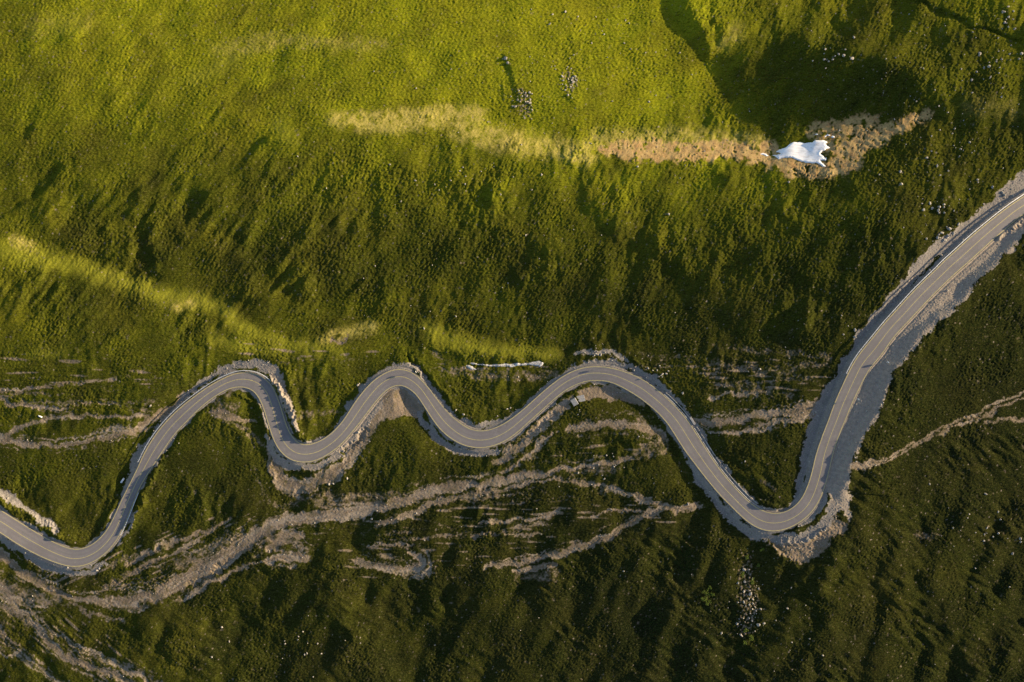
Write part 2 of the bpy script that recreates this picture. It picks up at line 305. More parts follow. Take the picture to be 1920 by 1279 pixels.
def streaks(pts, seed, halo):
    m_ = max(q[2] for q in pts); R = m_*2.4+22
    s, d, sd, at, ar = pfield(pts, R)
    tb = np.random.default_rng(seed).random((260, 64)).astype(np.float32)
    a, b = ar*6/60.0+3, np.clip(sd/2.9, -30, 30)+32; ia, ib = a.astype(int), b.astype(int); fa, fb = a-ia, b-ib; fb = fb*fb*(3-2*fb)
    n_ = (tb[ia, ib]*(1-fa)+tb[ia+1, ib]*fa)*(1-fb)+(tb[ia, ib+1]*(1-fa)+tb[ia+1, ib+1]*fa)*fb
    n_ = (n_-.5)*2.6; near = d < R-4
    tone[s] = np.where(near & (d < at*1.6+6), n_, tone[s])
    if halo:
        hal = sst(at*1.7+9-d, -6, 8)*np.clip(np.minimum(ar, ar.max()-ar)/3, 0, 1)
        dirt[s] = np.maximum(dirt[s], np.where(near, hal*sst(n_, -.1, 1.0)*.62, 0))
for k_, st in enumerate(DIRT):
    big = max(q[2] for q in st) >= 7 and st[0][0] != 515
    streaks(st, 500+k_, big)
    stroke(dirt, st, .92 if big else .8, 3.6)
dirt -= .16*np.clip(-tone, 0, 1.2)
for st in [[(-30,1095,22),(20,1112,20),(70,1122,14),(110,1125,8)], [(-20,1128,10),(30,1150,10),(70,1180,8)], [(-20,1200,4),(40,1225,5),(90,1262,5),(130,1290,5)], [(100,1185,4),(150,1215,4),(220,1245,4),(300,1279,5)], [(500,1010,10),(545,1015,10),(580,1045,8)], [(560,935,6),(640,925,5)], [(330,1060,8),(400,1030,10),(450,1000,8)]]:
    streaks(st, 700+int(st[0][1]), True); stroke(dirt, st, .45, 7)
# thinner soil where grass grows back
for st in [[(40,750,3),(200,757,3),(290,750,4)], [(220,708,1.5),(270,713,1.5),(330,723,2)], [(430,790,3),(470,810,4),(500,842,4)], [(810,660,6),(850,690,8),(920,700,9),(1000,706,9),(1050,700,6)],
           [(1330,680,7),(1400,690,9),(1450,700,7),(1500,690,7),(1550,682,6)], [(1200,664,3),(1260,666,3),(1310,672,2)], [(1200,790,10),(1240,830,14),(1200,850,12)],
           [(1060,880,10),(1150,880,8)], [(440,735,6),(400,755,8),(440,765,8)], [(640,820,8),(600,900,10)], [(560,780,8),(640,770,3)], [(140,1080,8),(200,1060,8),(260,1040,6)],
           [(480,880,3),(500,940,4),(560,945,5)], [(600,940,14),(760,930,10)], [(640,632,5),(620,640,4)], [(980,1075,14),(1040,1080,10)], [(520,680,2),(580,672,2),(660,675,2)],
           [(1340,650,4),(1560,670,6)], [(950,830,4),(1000,860,6)], [(1350,720,6),(1420,730,8),(1480,740,6)], [(1450,920,6),(1430,900,5)], [(1720,1000,6),(1760,1010,5)]]:
    stroke(dirt, st, .36, 6)
for pl in [[(705,757),(720,735),(742,725),(765,728),(783,745),(795,772),(788,785),(760,778),(720,787),(700,792)], [(1085,733),(1110,722),(1150,725),(1185,738),(1210,758),(1170,752),(1150,746),(1120,748),(1092,750)]]:
    poly(dirt, pl, 1.0, 3)
for st in [[(1402,1045,12),(1400,1090,18),(1405,1130,20),(1400,1180,14)]]: stroke(scree, st, .7, 10)
for st in [[(978,170,8),(982,195,13),(990,215,8)], [(1068,140,8),(1072,160,11)]]: stroke(scree, st, .8, 8)
poly(scree, [(1436,1015),(1465,1012),(1500,1000),(1540,985),(1570,965),(1592,990),(1560,1015),(1530,1047),(1500,1058),(1465,1040)], .85, 4); poly(dirt, [(1436,1015),(1500,1000),(1560,970),(1590,985),(1560,1015),(1530,1047),(1500,1058),(1465,1040)], .75, 4)
GRAV = [
 [(252,872,6),(268,847,7),(288,815,5),(318,778,4),(348,743,5),(388,710,6),(420,694,6),(450,685,7),(482,683,8),(505,690,9)], [(515,700,9),(528,728,9),(538,755,8),(547,780,6),(557,803,5)], [(240,905,3),(247,885,4),(252,862,5),(262,835,4)],
 [(500,820,4),(512,848,7),(528,866,8),(550,873,7),(575,876,6),(600,872,6),(625,858,6),(650,836,6),(672,808,6),(692,780,8),(708,758,9)],
 [(655,768,5),(675,740,6),(695,716,6),(718,699,5),(745,690,6),(768,684,6),(784,695,5),(795,712,4)], [(795,712,4),(815,742,5),(838,770,6),(865,791,7),(890,799,6),(915,795,4),(940,788,4)],
 [(785,775,5),(800,797,6),(815,817,7),(840,836,7),(870,847,6),(900,850,6),(930,845,6)],
 [(925,802,4),(960,785,6),(990,762,6),(1015,742,6),(1040,720,6),(1065,700,7),(1090,688,7),(1120,682,6),(1150,680,6),(1175,690,4)],
 [(1080,664,4),(1120,659,5),(1152,662,5),(1175,676,4)], [(1180,688,5),(1215,706,5),(1250,732,5),(1282,765,4),(1298,790,4)],
 [(1305,798,5),(1322,830,5),(1345,862,5),(1375,905,5),(1400,930,5),(1430,952,5),(1470,960,4)],
 [(1283,840,3),(1300,878,7),(1330,922,8),(1362,962,9),(1398,992,10),(1440,1008,9),(1480,1010,8),(1520,1000,9),(1550,975,10),(1568,940,11)],
 [(1490,945,5),(1500,925,8),(1503,900,8),(1512,868,10),(1520,830,11),(1532,790,12),(1546,758,14),(1560,730,11),(1575,703,10),(1592,672,10),(1612,642,11),(1636,608,11),(1665,573,11),(1692,541,11),(1722,503,12),(1752,473,12),(1792,443,13),(1832,413,13),(1872,383,15),(1920,343,18),(2000,300,22)],
 [(-60,880,6),(0,923,6),(30,940,7),(55,960,7),(80,978,7),(105,993,6)], [(-60,975,8),(0,1007,8),(40,1032,8),(80,1056,9),(110,1068,8),(140,1073,7),(170,1070,6),(198,1056,4)],
 [(1584,905,5),(1588,945,6),(1592,975,4)], [(255,960,3),(240,990,3),(222,1020,3)]]
for st in GRAV: stroke(grav, st, 1.0, 2.5)
BND = [(1640,250),(1980,395),(1920,440),(1882,484),(1850,515),(1825,537),(1805,570),(1762,603),(1722,638),(1702,670),(1675,700),(1664,735),(1648,772),(1632,800),(1612,832),(1602,858),(1592,880),(1592,905),(1580,915),(1590,945),(1585,955),(1570,960)]
Rr = [tuple(q) for q in (mid + NRM*(HR[:, None]-3))[(mid[:, 0] > 1530) & (mid[:, 1] < 965)]][::12]
poly(grav, BND[1:]+Rr, 1.0, 3)
DRY = [([(1120,283,5),(1150,280,11),(1180,281,18),(1230,284,20),(1300,284,18),(1360,280,18),(1410,288,16),(1440,300,14)], 1), ([(1440,280,18),(1480,310,18),(1540,318,16),(1590,305,22),(1600,275,22),(1640,258,18),(1690,235,12),(1740,215,8)], 1), ([(1530,245,18),(1580,240,20),(1640,225,14)], .8), ([(1565,275,16),(1585,300,18)], 1)]
for st, v in DRY: stroke(tan2, st, v, 9)
for st, v in [([(620,222,8),(680,228,16),(740,228,20),(800,220,18),(860,212,14),(900,215,12)], .75), ([(860,240,20),(940,262,24),(1020,275,20),(1100,290,20)], .55), ([(400,92,8),(470,85,16),(540,75,12),(620,80,12),(720,85,10)], .28), ([(1120,265,20),(1300,262,20),(1430,270,14)], .5),
              ([(30,450,6),(60,462,7)], .7), ([(330,575,4),(360,568,5)], .6), ([(610,635,8),(650,625,8),(700,612,8)], .7), ([(60,50,20),(160,40,20)], .12), ([(1820,200,20),(1900,205,16)], .15), ([(1380,60,14),(1360,85,14)], .3)]:
    stroke(dry, st, v, 12)
for st in [[(-40,455,14),(0,465,16),(60,480,16),(150,500,12),(240,530,14),(300,552,15),(360,562,16),(420,578,12),(450,610,8),(530,640,8),(640,656,7)], [(60,665,5),(110,664,5)], [(400,635,8),(500,652,8),(620,655,6)], [(800,615,12),(850,640,14),(920,655,10),(1040,665,6)], [(360,150,10),(420,120,10),(470,95,10)], [(520,230,10),(540,260,12)]]:
    stroke(yel, st, .6, 16)  # yellow-green grass; sunlight along the ridge is painted in with it
# every verge keeps a strip of gravel of uneven width
vw = 4.5+2.2*gn(40, 60)+1.0*gn(41, 18)+7*sst(U, 1490, 1530)
grav[rs] = np.maximum(grav[rs], np.where(rd < 40, 1-sst(e, np.clip(vw[rs], 1.5, 14)-1.5, np.clip(vw[rs], 1.5, 14)+2), 0))
pale = np.zeros_like(U)
poly(pale, BND[1:]+Rr, 1.0, 4)
for st in GRAV[1:4]+GRAV[-2:-1]: stroke(pale, [(q_[0], q_[1], q_[2]+3) for q_ in st], .8, 3)
for k_, st in enumerate([[(-20,1090,26),(60,1150,32),(130,1220,28),(220,1290,28)], [(150,1100,22),(280,1075,32),(380,1040,32),(470,1000,22)], [(-20,750,24),(100,755,22),(250,765,16),(300,765,12)],
    [(600,1000,16),(760,1010,22),(900,1000,20),(1040,985,16)], [(640,1050,20),(760,1060,20),(840,1050,12)], [(1190,690,12),(1400,700,26),(1545,695,18)], [(1320,740,12),(1420,735,16),(1500,725,10)],
    [(800,690,8),(900,705,12),(1040,705,10)], [(620,930,14),(800,940,18),(1000,925,22),(1200,920,16)], [(640,830,10),(700,870,8)], [(940,860,10),(1020,820,12),(1100,800,10)], [(380,770,10),(440,790,12),(490,850,8)]]):
    mh = max(q_[2] for q_ in st); s, d, sd, at_, ar = pfield(st, mh+20)
    tb = np.random.default_rng(900+k_).random((260, 64)).astype(np.float32); a, b = ar*6/75.0+3, np.clip(sd/3.3, -30, 30)+32
    ia, ib = a.astype(int), b.astype(int); fa, fb = a-ia, b-ib; fb = fb*fb*(3-2*fb)
    n_ = (tb[ia, ib]*(1-fa)+tb[ia+1, ib]*fa)*(1-fb)+(tb[ia, ib+1]*(1-fa)+tb[ia+1, ib+1]*fa)*fb
    hal = sst(at_-d, -4, 10)*np.clip(np.minimum(ar, ar.max()-ar)/4, 0, 1)
    dirt[s] = np.maximum(dirt[s], hal*sst(n_, .5, .88)*.50); H[s] -= (hal*(n_-.5)*.5).astype(np.float32)
band = np.zeros_like(U); band2 = np.zeros_like(U)
for st in [[(-20,705,45),(150,700,38),(310,700,24)], [(1190,690,26),(1400,700,42),(1560,705,36)], [(560,985,50),(900,1000,62),(1250,965,30)], [(640,1060,30),(860,1060,30)], [(800,690,14),(1050,700,14)], [(1040,840,30),(1220,850,34)], [(380,650,14),(700,665,14)]]: stroke(band, st, 1, 14)
for st in [[(120,1085,40),(280,1045,48),(460,990,36)], [(0,1130,60),(100,1180,50),(240,1270,40)]]: stroke(band2, st, 1, 14)
t1, t2, t3 = gn(53, 9.5, -2, 9), gn(54, 9.5, 24, 8), gn(55, 9.5, -42, 8)
tt = t1*band+np.where(U*.0+V-.0*U < 1110, t2, t3)*band2*(1-band); tb_ = np.maximum(band, band2)
dirt = np.maximum(dirt, tb_*sst(tt, .75, 1.9)*.58); H += tb_*(1-.5*np.clip(dirt, 0, 1))*tt*.06
# break the covers up with tufts
n1, n2 = gn(30, 9), gn(31, 24); n3 = gn(32, 5)
dirt = sst(dirt+.07*n1+.08*n2+.06*n3, .18, .66); grav = sst(grav+.10*n1+.10*n3, .32, .60)
dirt = np.maximum(dirt, sst(scree*.8+.22*n1+.15*n3, .55, .9)*.9)
H += scree*(.16*n1+.10*n3)
tan2 = np.clip(tan2+.12*n1*tan2+.12*n2*tan2, 0, 1); dry = np.clip(dry*(1+.35*n2+.25*n1+.2*n3), 0, 1); tan2 = np.clip(tan2*(1+.12*n3), 0, 1)*sst(tan2+.18*n1+.2*n2+.1*n3, .15, .6)
bare = np.maximum(dirt, grav)
tilt = gn(33, 8); st_ = gn(34, 4.2)
# tracks are worn a little into the ground; soil and gravel are knobbly
micro = H-H0; H = H0+micro*(1-.72*blur(bare, 3.0)-.18*blur(grav, 3.0))*(1-.65*np.clip(np.maximum(tan2, .8*dry), 0, 1))
H += -.36*blur(bare, 2.5) + bare*(.020*st_+.015*tilt)+grav*(.012*iso3+.010*st_)-.05*tone*dirt
H -= .10*np.clip(tan2, 0, 1)*0
H += .05*gn(36, 14, -20, 2)*tan2
rut = np.zeros_like(U)
# ------------------------------------------------------------------ road profile and its banks
def samp(A, x, y):
    fx, fy = np.clip((x-U0)/STEP, 0, NX-1.001), np.clip((y-V0)/STEP, 0, NY-1.001)
    ix, iy = np.floor(fx).astype(int), np.floor(fy).astype(int); fx, fy = fx-ix, fy-iy
    return (A[iy, ix]*(1-fx)+A[iy, ix+1]*fx)*(1-fy)+(A[iy+1, ix]*(1-fx)+A[iy+1, ix+1]*fx)*fy
RZ = gsm(gsm(samp(blur(MACRO, 10), mid[:, 0], mid[:, 1]).astype(float), 55), 55)
def spread(a):
    A_ = np.zeros_like(U); M_ = np.zeros_like(U); k_ = (rd < 74); A_[rs] = np.where(k_, a, 0); M_[rs] = k_
    b_ = (blur(A_, 10)/np.maximum(blur(M_, 10), .05))[rs]; w_ = sst(e, 3, 14)
    return a*(1-w_)+b_*w_
zr = spread(RZ[i0].astype(np.float32)); away2 = spread(away)
nat = H[rs]
wb = sst(e, 2.5, 48); wb_near = sst(e, 2.0, 12)
hh = zr*(1-wb)+nat*wb
detail = nat-MACRO[rs]
hh += (1-wb)*wb_near*detail
drop = np.clip(away2*1.4+.1, -.25, 1)*1.5
hh -= drop*sst(e, 3, 15)*(1-sst(e, 15, 60))
hh -= .30*sst(e, 1.5, 4)*(1-sst(e, 4, 9))
hh = np.where(e < 2.2, zr-.35*(1-sst(e, .6, 2.2))-.02, hh)
H[rs] = np.where(rd < 74, hh, H[rs]).astype(np.float32)
roadgap = np.ones_like(U); roadgap[rs] = np.where(rd < 74, sst(e, 2.0, 5.0), 1)
def ridge(pts, amp, w, gap=True):
    s, d, sd, at, ar = pfield([(p[0], p[1], 0) for p in pts], w*3+14)
    b = np.exp(-(d/w)**2)*amp*(.85+.10*n1[s])
    endf = np.clip(np.minimum(ar, ar.max()-ar)/1.5, 0, 1)
    H[s] += (b*endf*(roadgap[s] if gap else 1)).astype(np.float32)
for pts, a, w in [
 ([(-30,915),(0,940),(30,957),(60,975),(90,993),(118,1008)], 1.5, 8), ([(296,868),(285,892),(272,918),(262,945),(250,975),(238,995)], 1.7, 6), ([(302,852),(294,868)], 1.0, 5),
 ([(508,708),(522,728),(538,758),(550,790),(560,815),(575,835)], 2.2, 8), ([(530,690),(545,730),(556,770),(560,800)], 1.0, 7),
 ([(800,705),(815,722),(835,748),(852,768)], 1.2, 6), ([(775,693),(790,705)], .8, 4), ([(440,742),(468,748),(486,768),(500,810),(503,840)], .9, 4),
 ([(1180,672),(1200,685),(1230,705),(1262,735)], .7, 6), ([(1560,985),(1530,1005),(1490,1018),(1450,1015)], .8, 4), ([(510,850),(506,880),(515,905)], .7, 4),
 ([(600,880),(575,884),(548,880)], .5, 4), ([(1740,545),(1760,528),(1790,500)], 1.1, 5), ([(1862,445),(1900,420),(1950,395)], 1.8, 6), ([(800,640),(850,660),(950,672)], .6, 7),
 ([(640,855),(665,830),(690,800)], -.9, 4), ([(760,658),(785,690),(810,720),(830,745),(848,765)], -1.6, 4.5), ([(1303,800),(1330,845),(1370,900),(1400,935),(1435,957)], .5, 3),
 ([(1450,960),(1480,958),(1500,945)], -.5, 5), ([(560,815),(575,835),(600,838),(625,820)], -.7, 6), ([(1720,520),(1690,550),(1640,610)], -.5, 6),
 ([(1500,1065),(1470,1045),(1440,1020)], .9, 6), ([(870,684),(1020,680)], -.4, 5), ([(545,925),(590,925),(640,900)], -.8, 8),
 ([(90,1098),(140,1110)], .6, 6), ([(960,835),(1010,800),(1050,772)], -.7, 5), ([(435,1045),(400,1075),(350,1100)], -.8, 5), ([(480,1040),(430,1065),(390,1090)], .6, 4)]:
    ridge(pts, a, w)
ridge([(1690,-30),(1706,-4),(1762,22),(1822,48),(1872,64),(1922,82),(1990,110)], -.75, 4.5, False)
# the cut slope to the right of the long straight
s, m, sgn = polymask(BND+[(2100,330),(2200,1000),(1700,1000)], 3, True)
inside_hill = None
sB, dB, sdB, _, arB = pfield([(x, y, 0) for x, y in BND[1:-2]], 90, False)
sdB = -sdB
cut = np.where(sdB < 0, 1-sst(np.abs(sdB), 0, 24), np.exp(-np.abs(sdB)/60))
cut *= np.clip(np.minimum(arB, arB.max()-arB)/6, 0, 1)
H[sB] += (1.55*cut*np.where(dB < 89, 1, 0)*sst(90-dB, 0, 25)*roadgap[sB]).astype(np.float32)
H = np.where(U*0+1 > 0, H, H)
# snow hollow is level
SNOW = [(410,540),(500,530),(560,500),(480,480),(530,440),(600,420),(660,385),(700,350),(780,315),(880,320),(960,335),(1080,320),(1120,285),(1200,290),(1260,290),(1320,320),(1280,350),(1330,390),(1365,415),(1300,430),(1250,460),(1200,500),(1240,530),(1270,570),(1310,580),(1290,620),(1200,615),(1230,660),(1295,710),(1240,720),(1190,680),(1130,655),(1080,665),(1000,655),(900,640),(820,610),(760,580),(700,565),(620,570),(560,585),(510,595),(480,560)]
SNOW = [(1400+x/8.7, 230+y/8.7) for x, y in SNOW]
s, m, _ = polymask(SNOW, 6, False)
Hs = blur(H, 5)[s]; H[s] = H[s]*(1-m)+(Hs-.15)*m
# ------------------------------------------------------------------ plan -> metres
def to_xyz(u, v, z): k = (D-z)/F; return (u-CX)*k, -(v-CY)*k, z
def ground(u, v): return float(samp(H, np.array([u], dtype=float), np.array([v], dtype=float))[0])
def at(u, v, dz=0.0): return to_xyz(u, v, ground(u, v)+dz)
# ------------------------------------------------------------------ materials
def mat(name):
    m = bpy.data.materials.new(name); m.use_nodes = True; nt = m.node_tree
    b = nt.nodes['Principled BSDF']; b.inputs['Roughness'].default_value = .95; b.inputs['Specular IOR Level'].default_value = .12
    return m, nt, b
def N(nt, t, **k):
    n = nt.nodes.new(t)
    for a, v in k.items(): setattr(n, a, v)
    return n
def noise(nt, scale, detail=2.0, rough=.6, vec=None, sc3=None):
    n = N(nt, 'ShaderNodeTexNoise'); n.inputs['Scale'].default_value = scale; n.inputs['Detail'].default_value = detail; n.inputs['Roughness'].default_value = rough
    g_ = N(nt, 'ShaderNodeNewGeometry'); src = g_.outputs['Position']
    if sc3:
        mp = N(nt, 'ShaderNodeMapping'); mp.inputs['Scale'].default_value = sc3[:3]; mp.inputs['Rotation'].default_value = (0, 0, math.radians(sc3[3] if len(sc3) > 3 else 0))
        nt.links.new(src, mp.inputs[0]); src = mp.outputs[0]
    nt.links.new(src, n.inputs['Vector']); return n.outputs['Fac']
def mix(nt, f, a, b):
    n = N(nt, 'ShaderNodeMix', data_type='RGBA')
    for s_, v in ((n.inputs['Factor'], f), (n.inputs['A'], a), (n.inputs['B'], b)):
        if hasattr(v, 'is_linked') or hasattr(v, 'links'): nt.links.new(v, s_)
        elif isinstance(v, (int, float)): s_.default_value = v
        else: s_.default_value = (*v, 1)
    return n.outputs['Result']
def ramp(nt, src, a, b, c=0.0, d=1.0):
    n = N(nt, 'ShaderNodeMapRange'); n.inputs[1].default_value = a; n.inputs[2].default_value = b; n.inputs[3].default_value = c; n.inputs[4].default_value = d
    nt.links.new(src, n.inputs[0]); return n.outputs[0]
def math_(nt, op, a, b):
    n = N(nt, 'ShaderNodeMath', operation=op)
    for i, v in enumerate((a, b)):
        if isinstance(v, (int, float)): n.inputs[i].default_value = v
        else: nt.links.new(v, n.inputs[i])
    return n.outputs[0]
def bump(nt, b, h, dist, strength=1.0):
    n = N(nt, 'ShaderNodeBump'); n.inputs['Distance'].default_value = dist; n.inputs['Strength'].default_value = strength
    nt.links.new(h, n.inputs['Height']); nt.links.new(n.outputs[0], b.inputs['Normal'])
gmat, nt, bs = mat("pasture and bare ground"); bs.inputs['Specular IOR Level'].default_value = 0.0
c1 = N(nt, 'ShaderNodeAttribute', attribute_name='cover'); c2 = N(nt, 'ShaderNodeAttribute', attribute_name='growth_shade')
s1 = N(nt, 'ShaderNodeSeparateColor'); nt.links.new(c1.outputs['Color'], s1.inputs[0]); s2 = N(nt, 'ShaderNodeSeparateColor'); nt.links.new(c2.outputs['Color'], s2.inputs[0])
big, midn, fine = noise(nt, .035, 4), noise(nt, .28, 4, .7), noise(nt, 1.7, 3, .75)
streak = noise(nt, 1.0, 3, .7, sc3=(.45, 1.5, 1, 4))
grass = mix(nt, s2.outputs[0], (.0108, .0132, .0044), (.176, .184, .0065))  # dark end: heath colour with slope shade painted in
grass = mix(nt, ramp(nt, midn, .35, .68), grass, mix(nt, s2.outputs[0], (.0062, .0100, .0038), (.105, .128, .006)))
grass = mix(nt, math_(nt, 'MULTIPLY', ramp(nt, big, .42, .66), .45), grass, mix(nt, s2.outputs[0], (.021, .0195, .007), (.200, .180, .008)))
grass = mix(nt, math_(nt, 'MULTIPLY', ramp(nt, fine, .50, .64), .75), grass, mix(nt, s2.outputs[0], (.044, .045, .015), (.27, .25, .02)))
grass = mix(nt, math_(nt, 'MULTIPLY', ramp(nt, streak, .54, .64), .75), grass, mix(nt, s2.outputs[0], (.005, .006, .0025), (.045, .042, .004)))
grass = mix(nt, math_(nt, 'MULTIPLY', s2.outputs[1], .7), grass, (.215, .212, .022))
grass = mix(nt, s1.outputs[2], grass, mix(nt, ramp(nt, fine, .35, .7), (.27, .235, .045), (.38, .30, .085)))
tanc = mix(nt, ramp(nt, midn, .35, .65), (.43, .30, .125), (.33, .20, .085))
tanc = mix(nt, ramp(nt, noise(nt, .7, 4, .75), .58, .66), tanc, (.09, .05, .03))
grass = mix(nt, s2.outputs[2], grass, tanc)
dn = noise(nt, .9, 5, .8)
dirtc = mix(nt, ramp(nt, dn, .30, .70), (.118, .088, .058), (.235, .180, .127))
dirtc = mix(nt, math_(nt, 'MULTIPLY', ramp(nt, c2.outputs['Alpha'], .45, .95), .75), dirtc, (.36, .295, .225))
dirtc = mix(nt, math_(nt, 'MULTIPLY', ramp(nt, c2.outputs['Alpha'], .42, .05), .6), dirtc, (.050, .042, .020))
dirtc = mix(nt, math_(nt, 'MULTIPLY', ramp(nt, midn, .5, .62), .5), dirtc, (.105, .085, .035))
dirtc = mix(nt, ramp(nt, noise(nt, 3.0, 2, .8), .66, .70), dirtc, (.40, .37, .33))
col = mix(nt, s1.outputs[0], grass, dirtc)
vor = N(nt, 'ShaderNodeTexVoronoi'); vor.inputs['Scale'].default_value = 1.6; gg = N(nt, 'ShaderNodeNewGeometry'); nt.links.new(gg.outputs['Position'], vor.inputs['Vector'])
gc = mix(nt, ramp(nt, fine, .3, .7), (.088, .075, .062), (.195, .167, .138))
gc = mix(nt, math_(nt, 'MULTIPLY', ramp(nt, vor.outputs['Distance'], .12, .45), .5), mix(nt, .4, gc, (.42, .39, .36)), gc)
gc = mix(nt, math_(nt, 'MULTIPLY', ramp(nt, midn, .52, .66), .45), gc, (.12, .11, .09))
gc = mix(nt, c1.outputs['Alpha'], gc, mix(nt, ramp(nt, noise(nt, .8, 5, .7), .35, .65), (.215, .178, .142), (.32, .265, .205)))
col = mix(nt, s1.outputs[1], col, gc)
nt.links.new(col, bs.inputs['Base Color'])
hb = math_(nt, 'ADD', math_(nt, 'MULTIPLY', fine, .7), math_(nt, 'MULTIPLY', noise(nt, 4.2, 2, .7), .3))
hb = math_(nt, 'ADD', hb, math_(nt, 'MULTIPLY', streak, .35))
bump(nt, bs, hb, .16)

rmat, nt, bs = mat("worn asphalt")
ac = mix(nt, ramp(nt, noise(nt, .12, 3), .35, .65), (.172, .156, .150), (.205, .186, .178))
ac = mix(nt, ramp(nt, noise(nt, 5.0, 3, .8), .3, .7), mix(nt, .35, ac, (.11, .10, .105)), ac)
la = N(nt, 'ShaderNodeAttribute', attribute_name='lane'); sp_ = N(nt, 'ShaderNodeSeparateColor'); nt.links.new(la.outputs['Color'], sp_.inputs[0])
x_ = math_(nt, 'ABSOLUTE', math_(nt, 'SUBTRACT', math_(nt, 'ABSOLUTE', math_(nt, 'SUBTRACT', sp_.outputs[0], .5), 0), .25), 0)
tw = math_(nt, 'ABSOLUTE', math_(nt, 'SUBTRACT', x_, .11), 0)
ac = mix(nt, math_(nt, 'MULTIPLY', ramp(nt, tw, .07, .01), ramp(nt, noise(nt, .06, 3), .3, .7, .1, .5)), ac, (.130, .120, .120))
ac = mix(nt, math_(nt, 'MULTIPLY', ramp(nt, noise(nt, .35, 5, .8), .56, .66), .4), ac, (.25, .225, .205))
ac = mix(nt, math_(nt, 'MULTIPLY', ramp(nt, noise(nt, .22, 4, .7), .62, .64), .35), ac, (.115, .105, .108))
eg = math_(nt, 'ABSOLUTE', math_(nt, 'SUBTRACT', sp_.outputs[0], .5), 0)
ac = mix(nt, math_(nt, 'MULTIPLY', ramp(nt, eg, .46, .5), ramp(nt, noise(nt, .8, 4, .8), .4, .6)), ac, (.30, .26, .21))
nt.links.new(ac, bs.inputs['Base Color']); bs.inputs['Roughness'].default_value = .9; bump(nt, bs, noise(nt, 6, 3, .7), .012)
ymat, nt, bs = mat("yellow road paint")
nt.links.new(mix(nt, ramp(nt, noise(nt, 1.1, 4, .8), .35, .62), (.52, .44, .16), (.34, .29, .14)), bs.inputs['Base Color'])
smat, nt, bs = mat("old snow")
sn = noise(nt, .9, 4, .7, sc3=(.35, 2.4, 1, 28))
nt.links.new(mix(nt, ramp(nt, sn, .50, .66), (.88, .865, .85), (.62, .57, .53)), bs.inputs['Base Color']); bump(nt, bs, sn, .05)
stmat, nt, bs = mat("pale limestone")
oi = N(nt, 'ShaderNodeObjectInfo')
stc = mix(nt, ramp(nt, noise(nt, 2.2, 4, .7), .35, .65), (.34, .31, .265), (.19, .17, .145))
stc = mix(nt, math_(nt, 'MULTIPLY', oi.outputs['Random'], .5), stc, (.42, .37, .30))
nt.links.new(stc, bs.inputs['Base Color']); bump(nt, bs, noise(nt, 3, 4, .7), .06)
cmat, nt, bs = mat("weathered concrete")
nt.links.new(mix(nt, ramp(nt, noise(nt, 1.4, 4, .7), .35, .65), (.36, .34, .31), (.26, .25, .24)), bs.inputs['Base Color']); bump(nt, bs, noise(nt, 4, 3), .02)
zmat, nt, bs = mat("galvanised steel")
nt.links.new(mix(nt, ramp(nt, noise(nt, .8, 3), .35, .65), (.66, .66, .65), (.50, .49, .47)), bs.inputs['Base Color']); bs.inputs['Metallic'].default_value = .35; bs.inputs['Roughness'].default_value = .55
wmat, nt, bs = mat("white painted metal"); nt.links.new(mix(nt, ramp(nt, noise(nt, 2, 3), .4, .7), (.78, .78, .77), (.6, .6, .6)), bs.inputs['Base Color']); bs.inputs['Roughness'].default_value = .5
lmat, nt, bs = mat("shrub leaves")
nt.links.new(mix(nt, noise(nt, 1.5, 3), (.055, .085, .012), (.13, .16, .025)), bs.inputs['Base Color'])
bmat, nt, bs = mat("woody stem"); nt.links.new(mix(nt, noise(nt, 8, 2), (.07, .05, .03), (.12, .09, .06)), bs.inputs['Base Color'])
# ------------------------------------------------------------------ object helpers
def tag(o, label=None, cat=None, group=None, kind=None):
    for k, v in (('label', label), ('category', cat), ('group', group), ('kind', kind)):
        if v: o[k] = v
    return o
def obj(name, me, m, parent=None, smooth=True):
    if m and not me.materials: me.materials.append(m)
    me.polygons.foreach_set('use_smooth', np.full(len(me.polygons), bool(smooth)))
    o = bpy.data.objects.new(name, me); COL.objects.link(o)
    if parent: o.parent = parent
    return o
def empty(name, loc, rz=0):
    o = bpy.data.objects.new(name, None); COL.objects.link(o); o.location = loc; o.rotation_euler = (0, 0, rz); return o
def mesh_np(name, co, quads):
    me = bpy.data.meshes.new(name); n, q = len(co), len(quads)
    me.vertices.add(n); me.vertices.foreach_set('co', np.ascontiguousarray(co, dtype=np.float32).ravel())
    me.loops.add(q*4); me.loops.foreach_set('vertex_index', np.ascontiguousarray(quads, dtype=np.int32).ravel())
    me.polygons.add(q); me.polygons.foreach_set('loop_start', np.arange(0, q*4, 4, dtype=np.int32))
    me.polygons.foreach_set('loop_total', np.full(q, 4, dtype=np.int32))
    me.update(calc_edges=True); return me
# ------------------------------------------------------------------ terrain meshes (one height field, cut along the covers)
ext = np.cumsum(2.0*1.075**np.arange(76))
ue = np.r_[(U0-ext)[::-1], us, us[-1]+ext]; ve = np.r_[(V0-ext)[::-1], vs, vs[-1]+ext]; P = len(ext)
fade = np.minimum(np.minimum(sst(U, U0, U0+30), 1-sst(U, us[-1]-30, us[-1])), np.minimum(sst(V, V0, V0+30), 1-sst(V, vs[-1]-30, vs[-1])))
Hf = H*fade+(MACRO+micro)*(1-fade)
He = np.pad(Hf-micro, P, mode='edge'); mic = np.pad(micro, P, mode='reflect'); UE, VE = np.meshgrid(ue, ve)
dx = np.maximum(np.maximum(U0-UE, UE-us[-1]), 0); dy = np.maximum(np.maximum(V0-VE, VE-vs[-1]), 0); dout = np.hypot(dx, dy)
far = sst(dout, 0, 260); kx_, ky_ = (UE-960)*M_PX, (VE-640)*M_PX
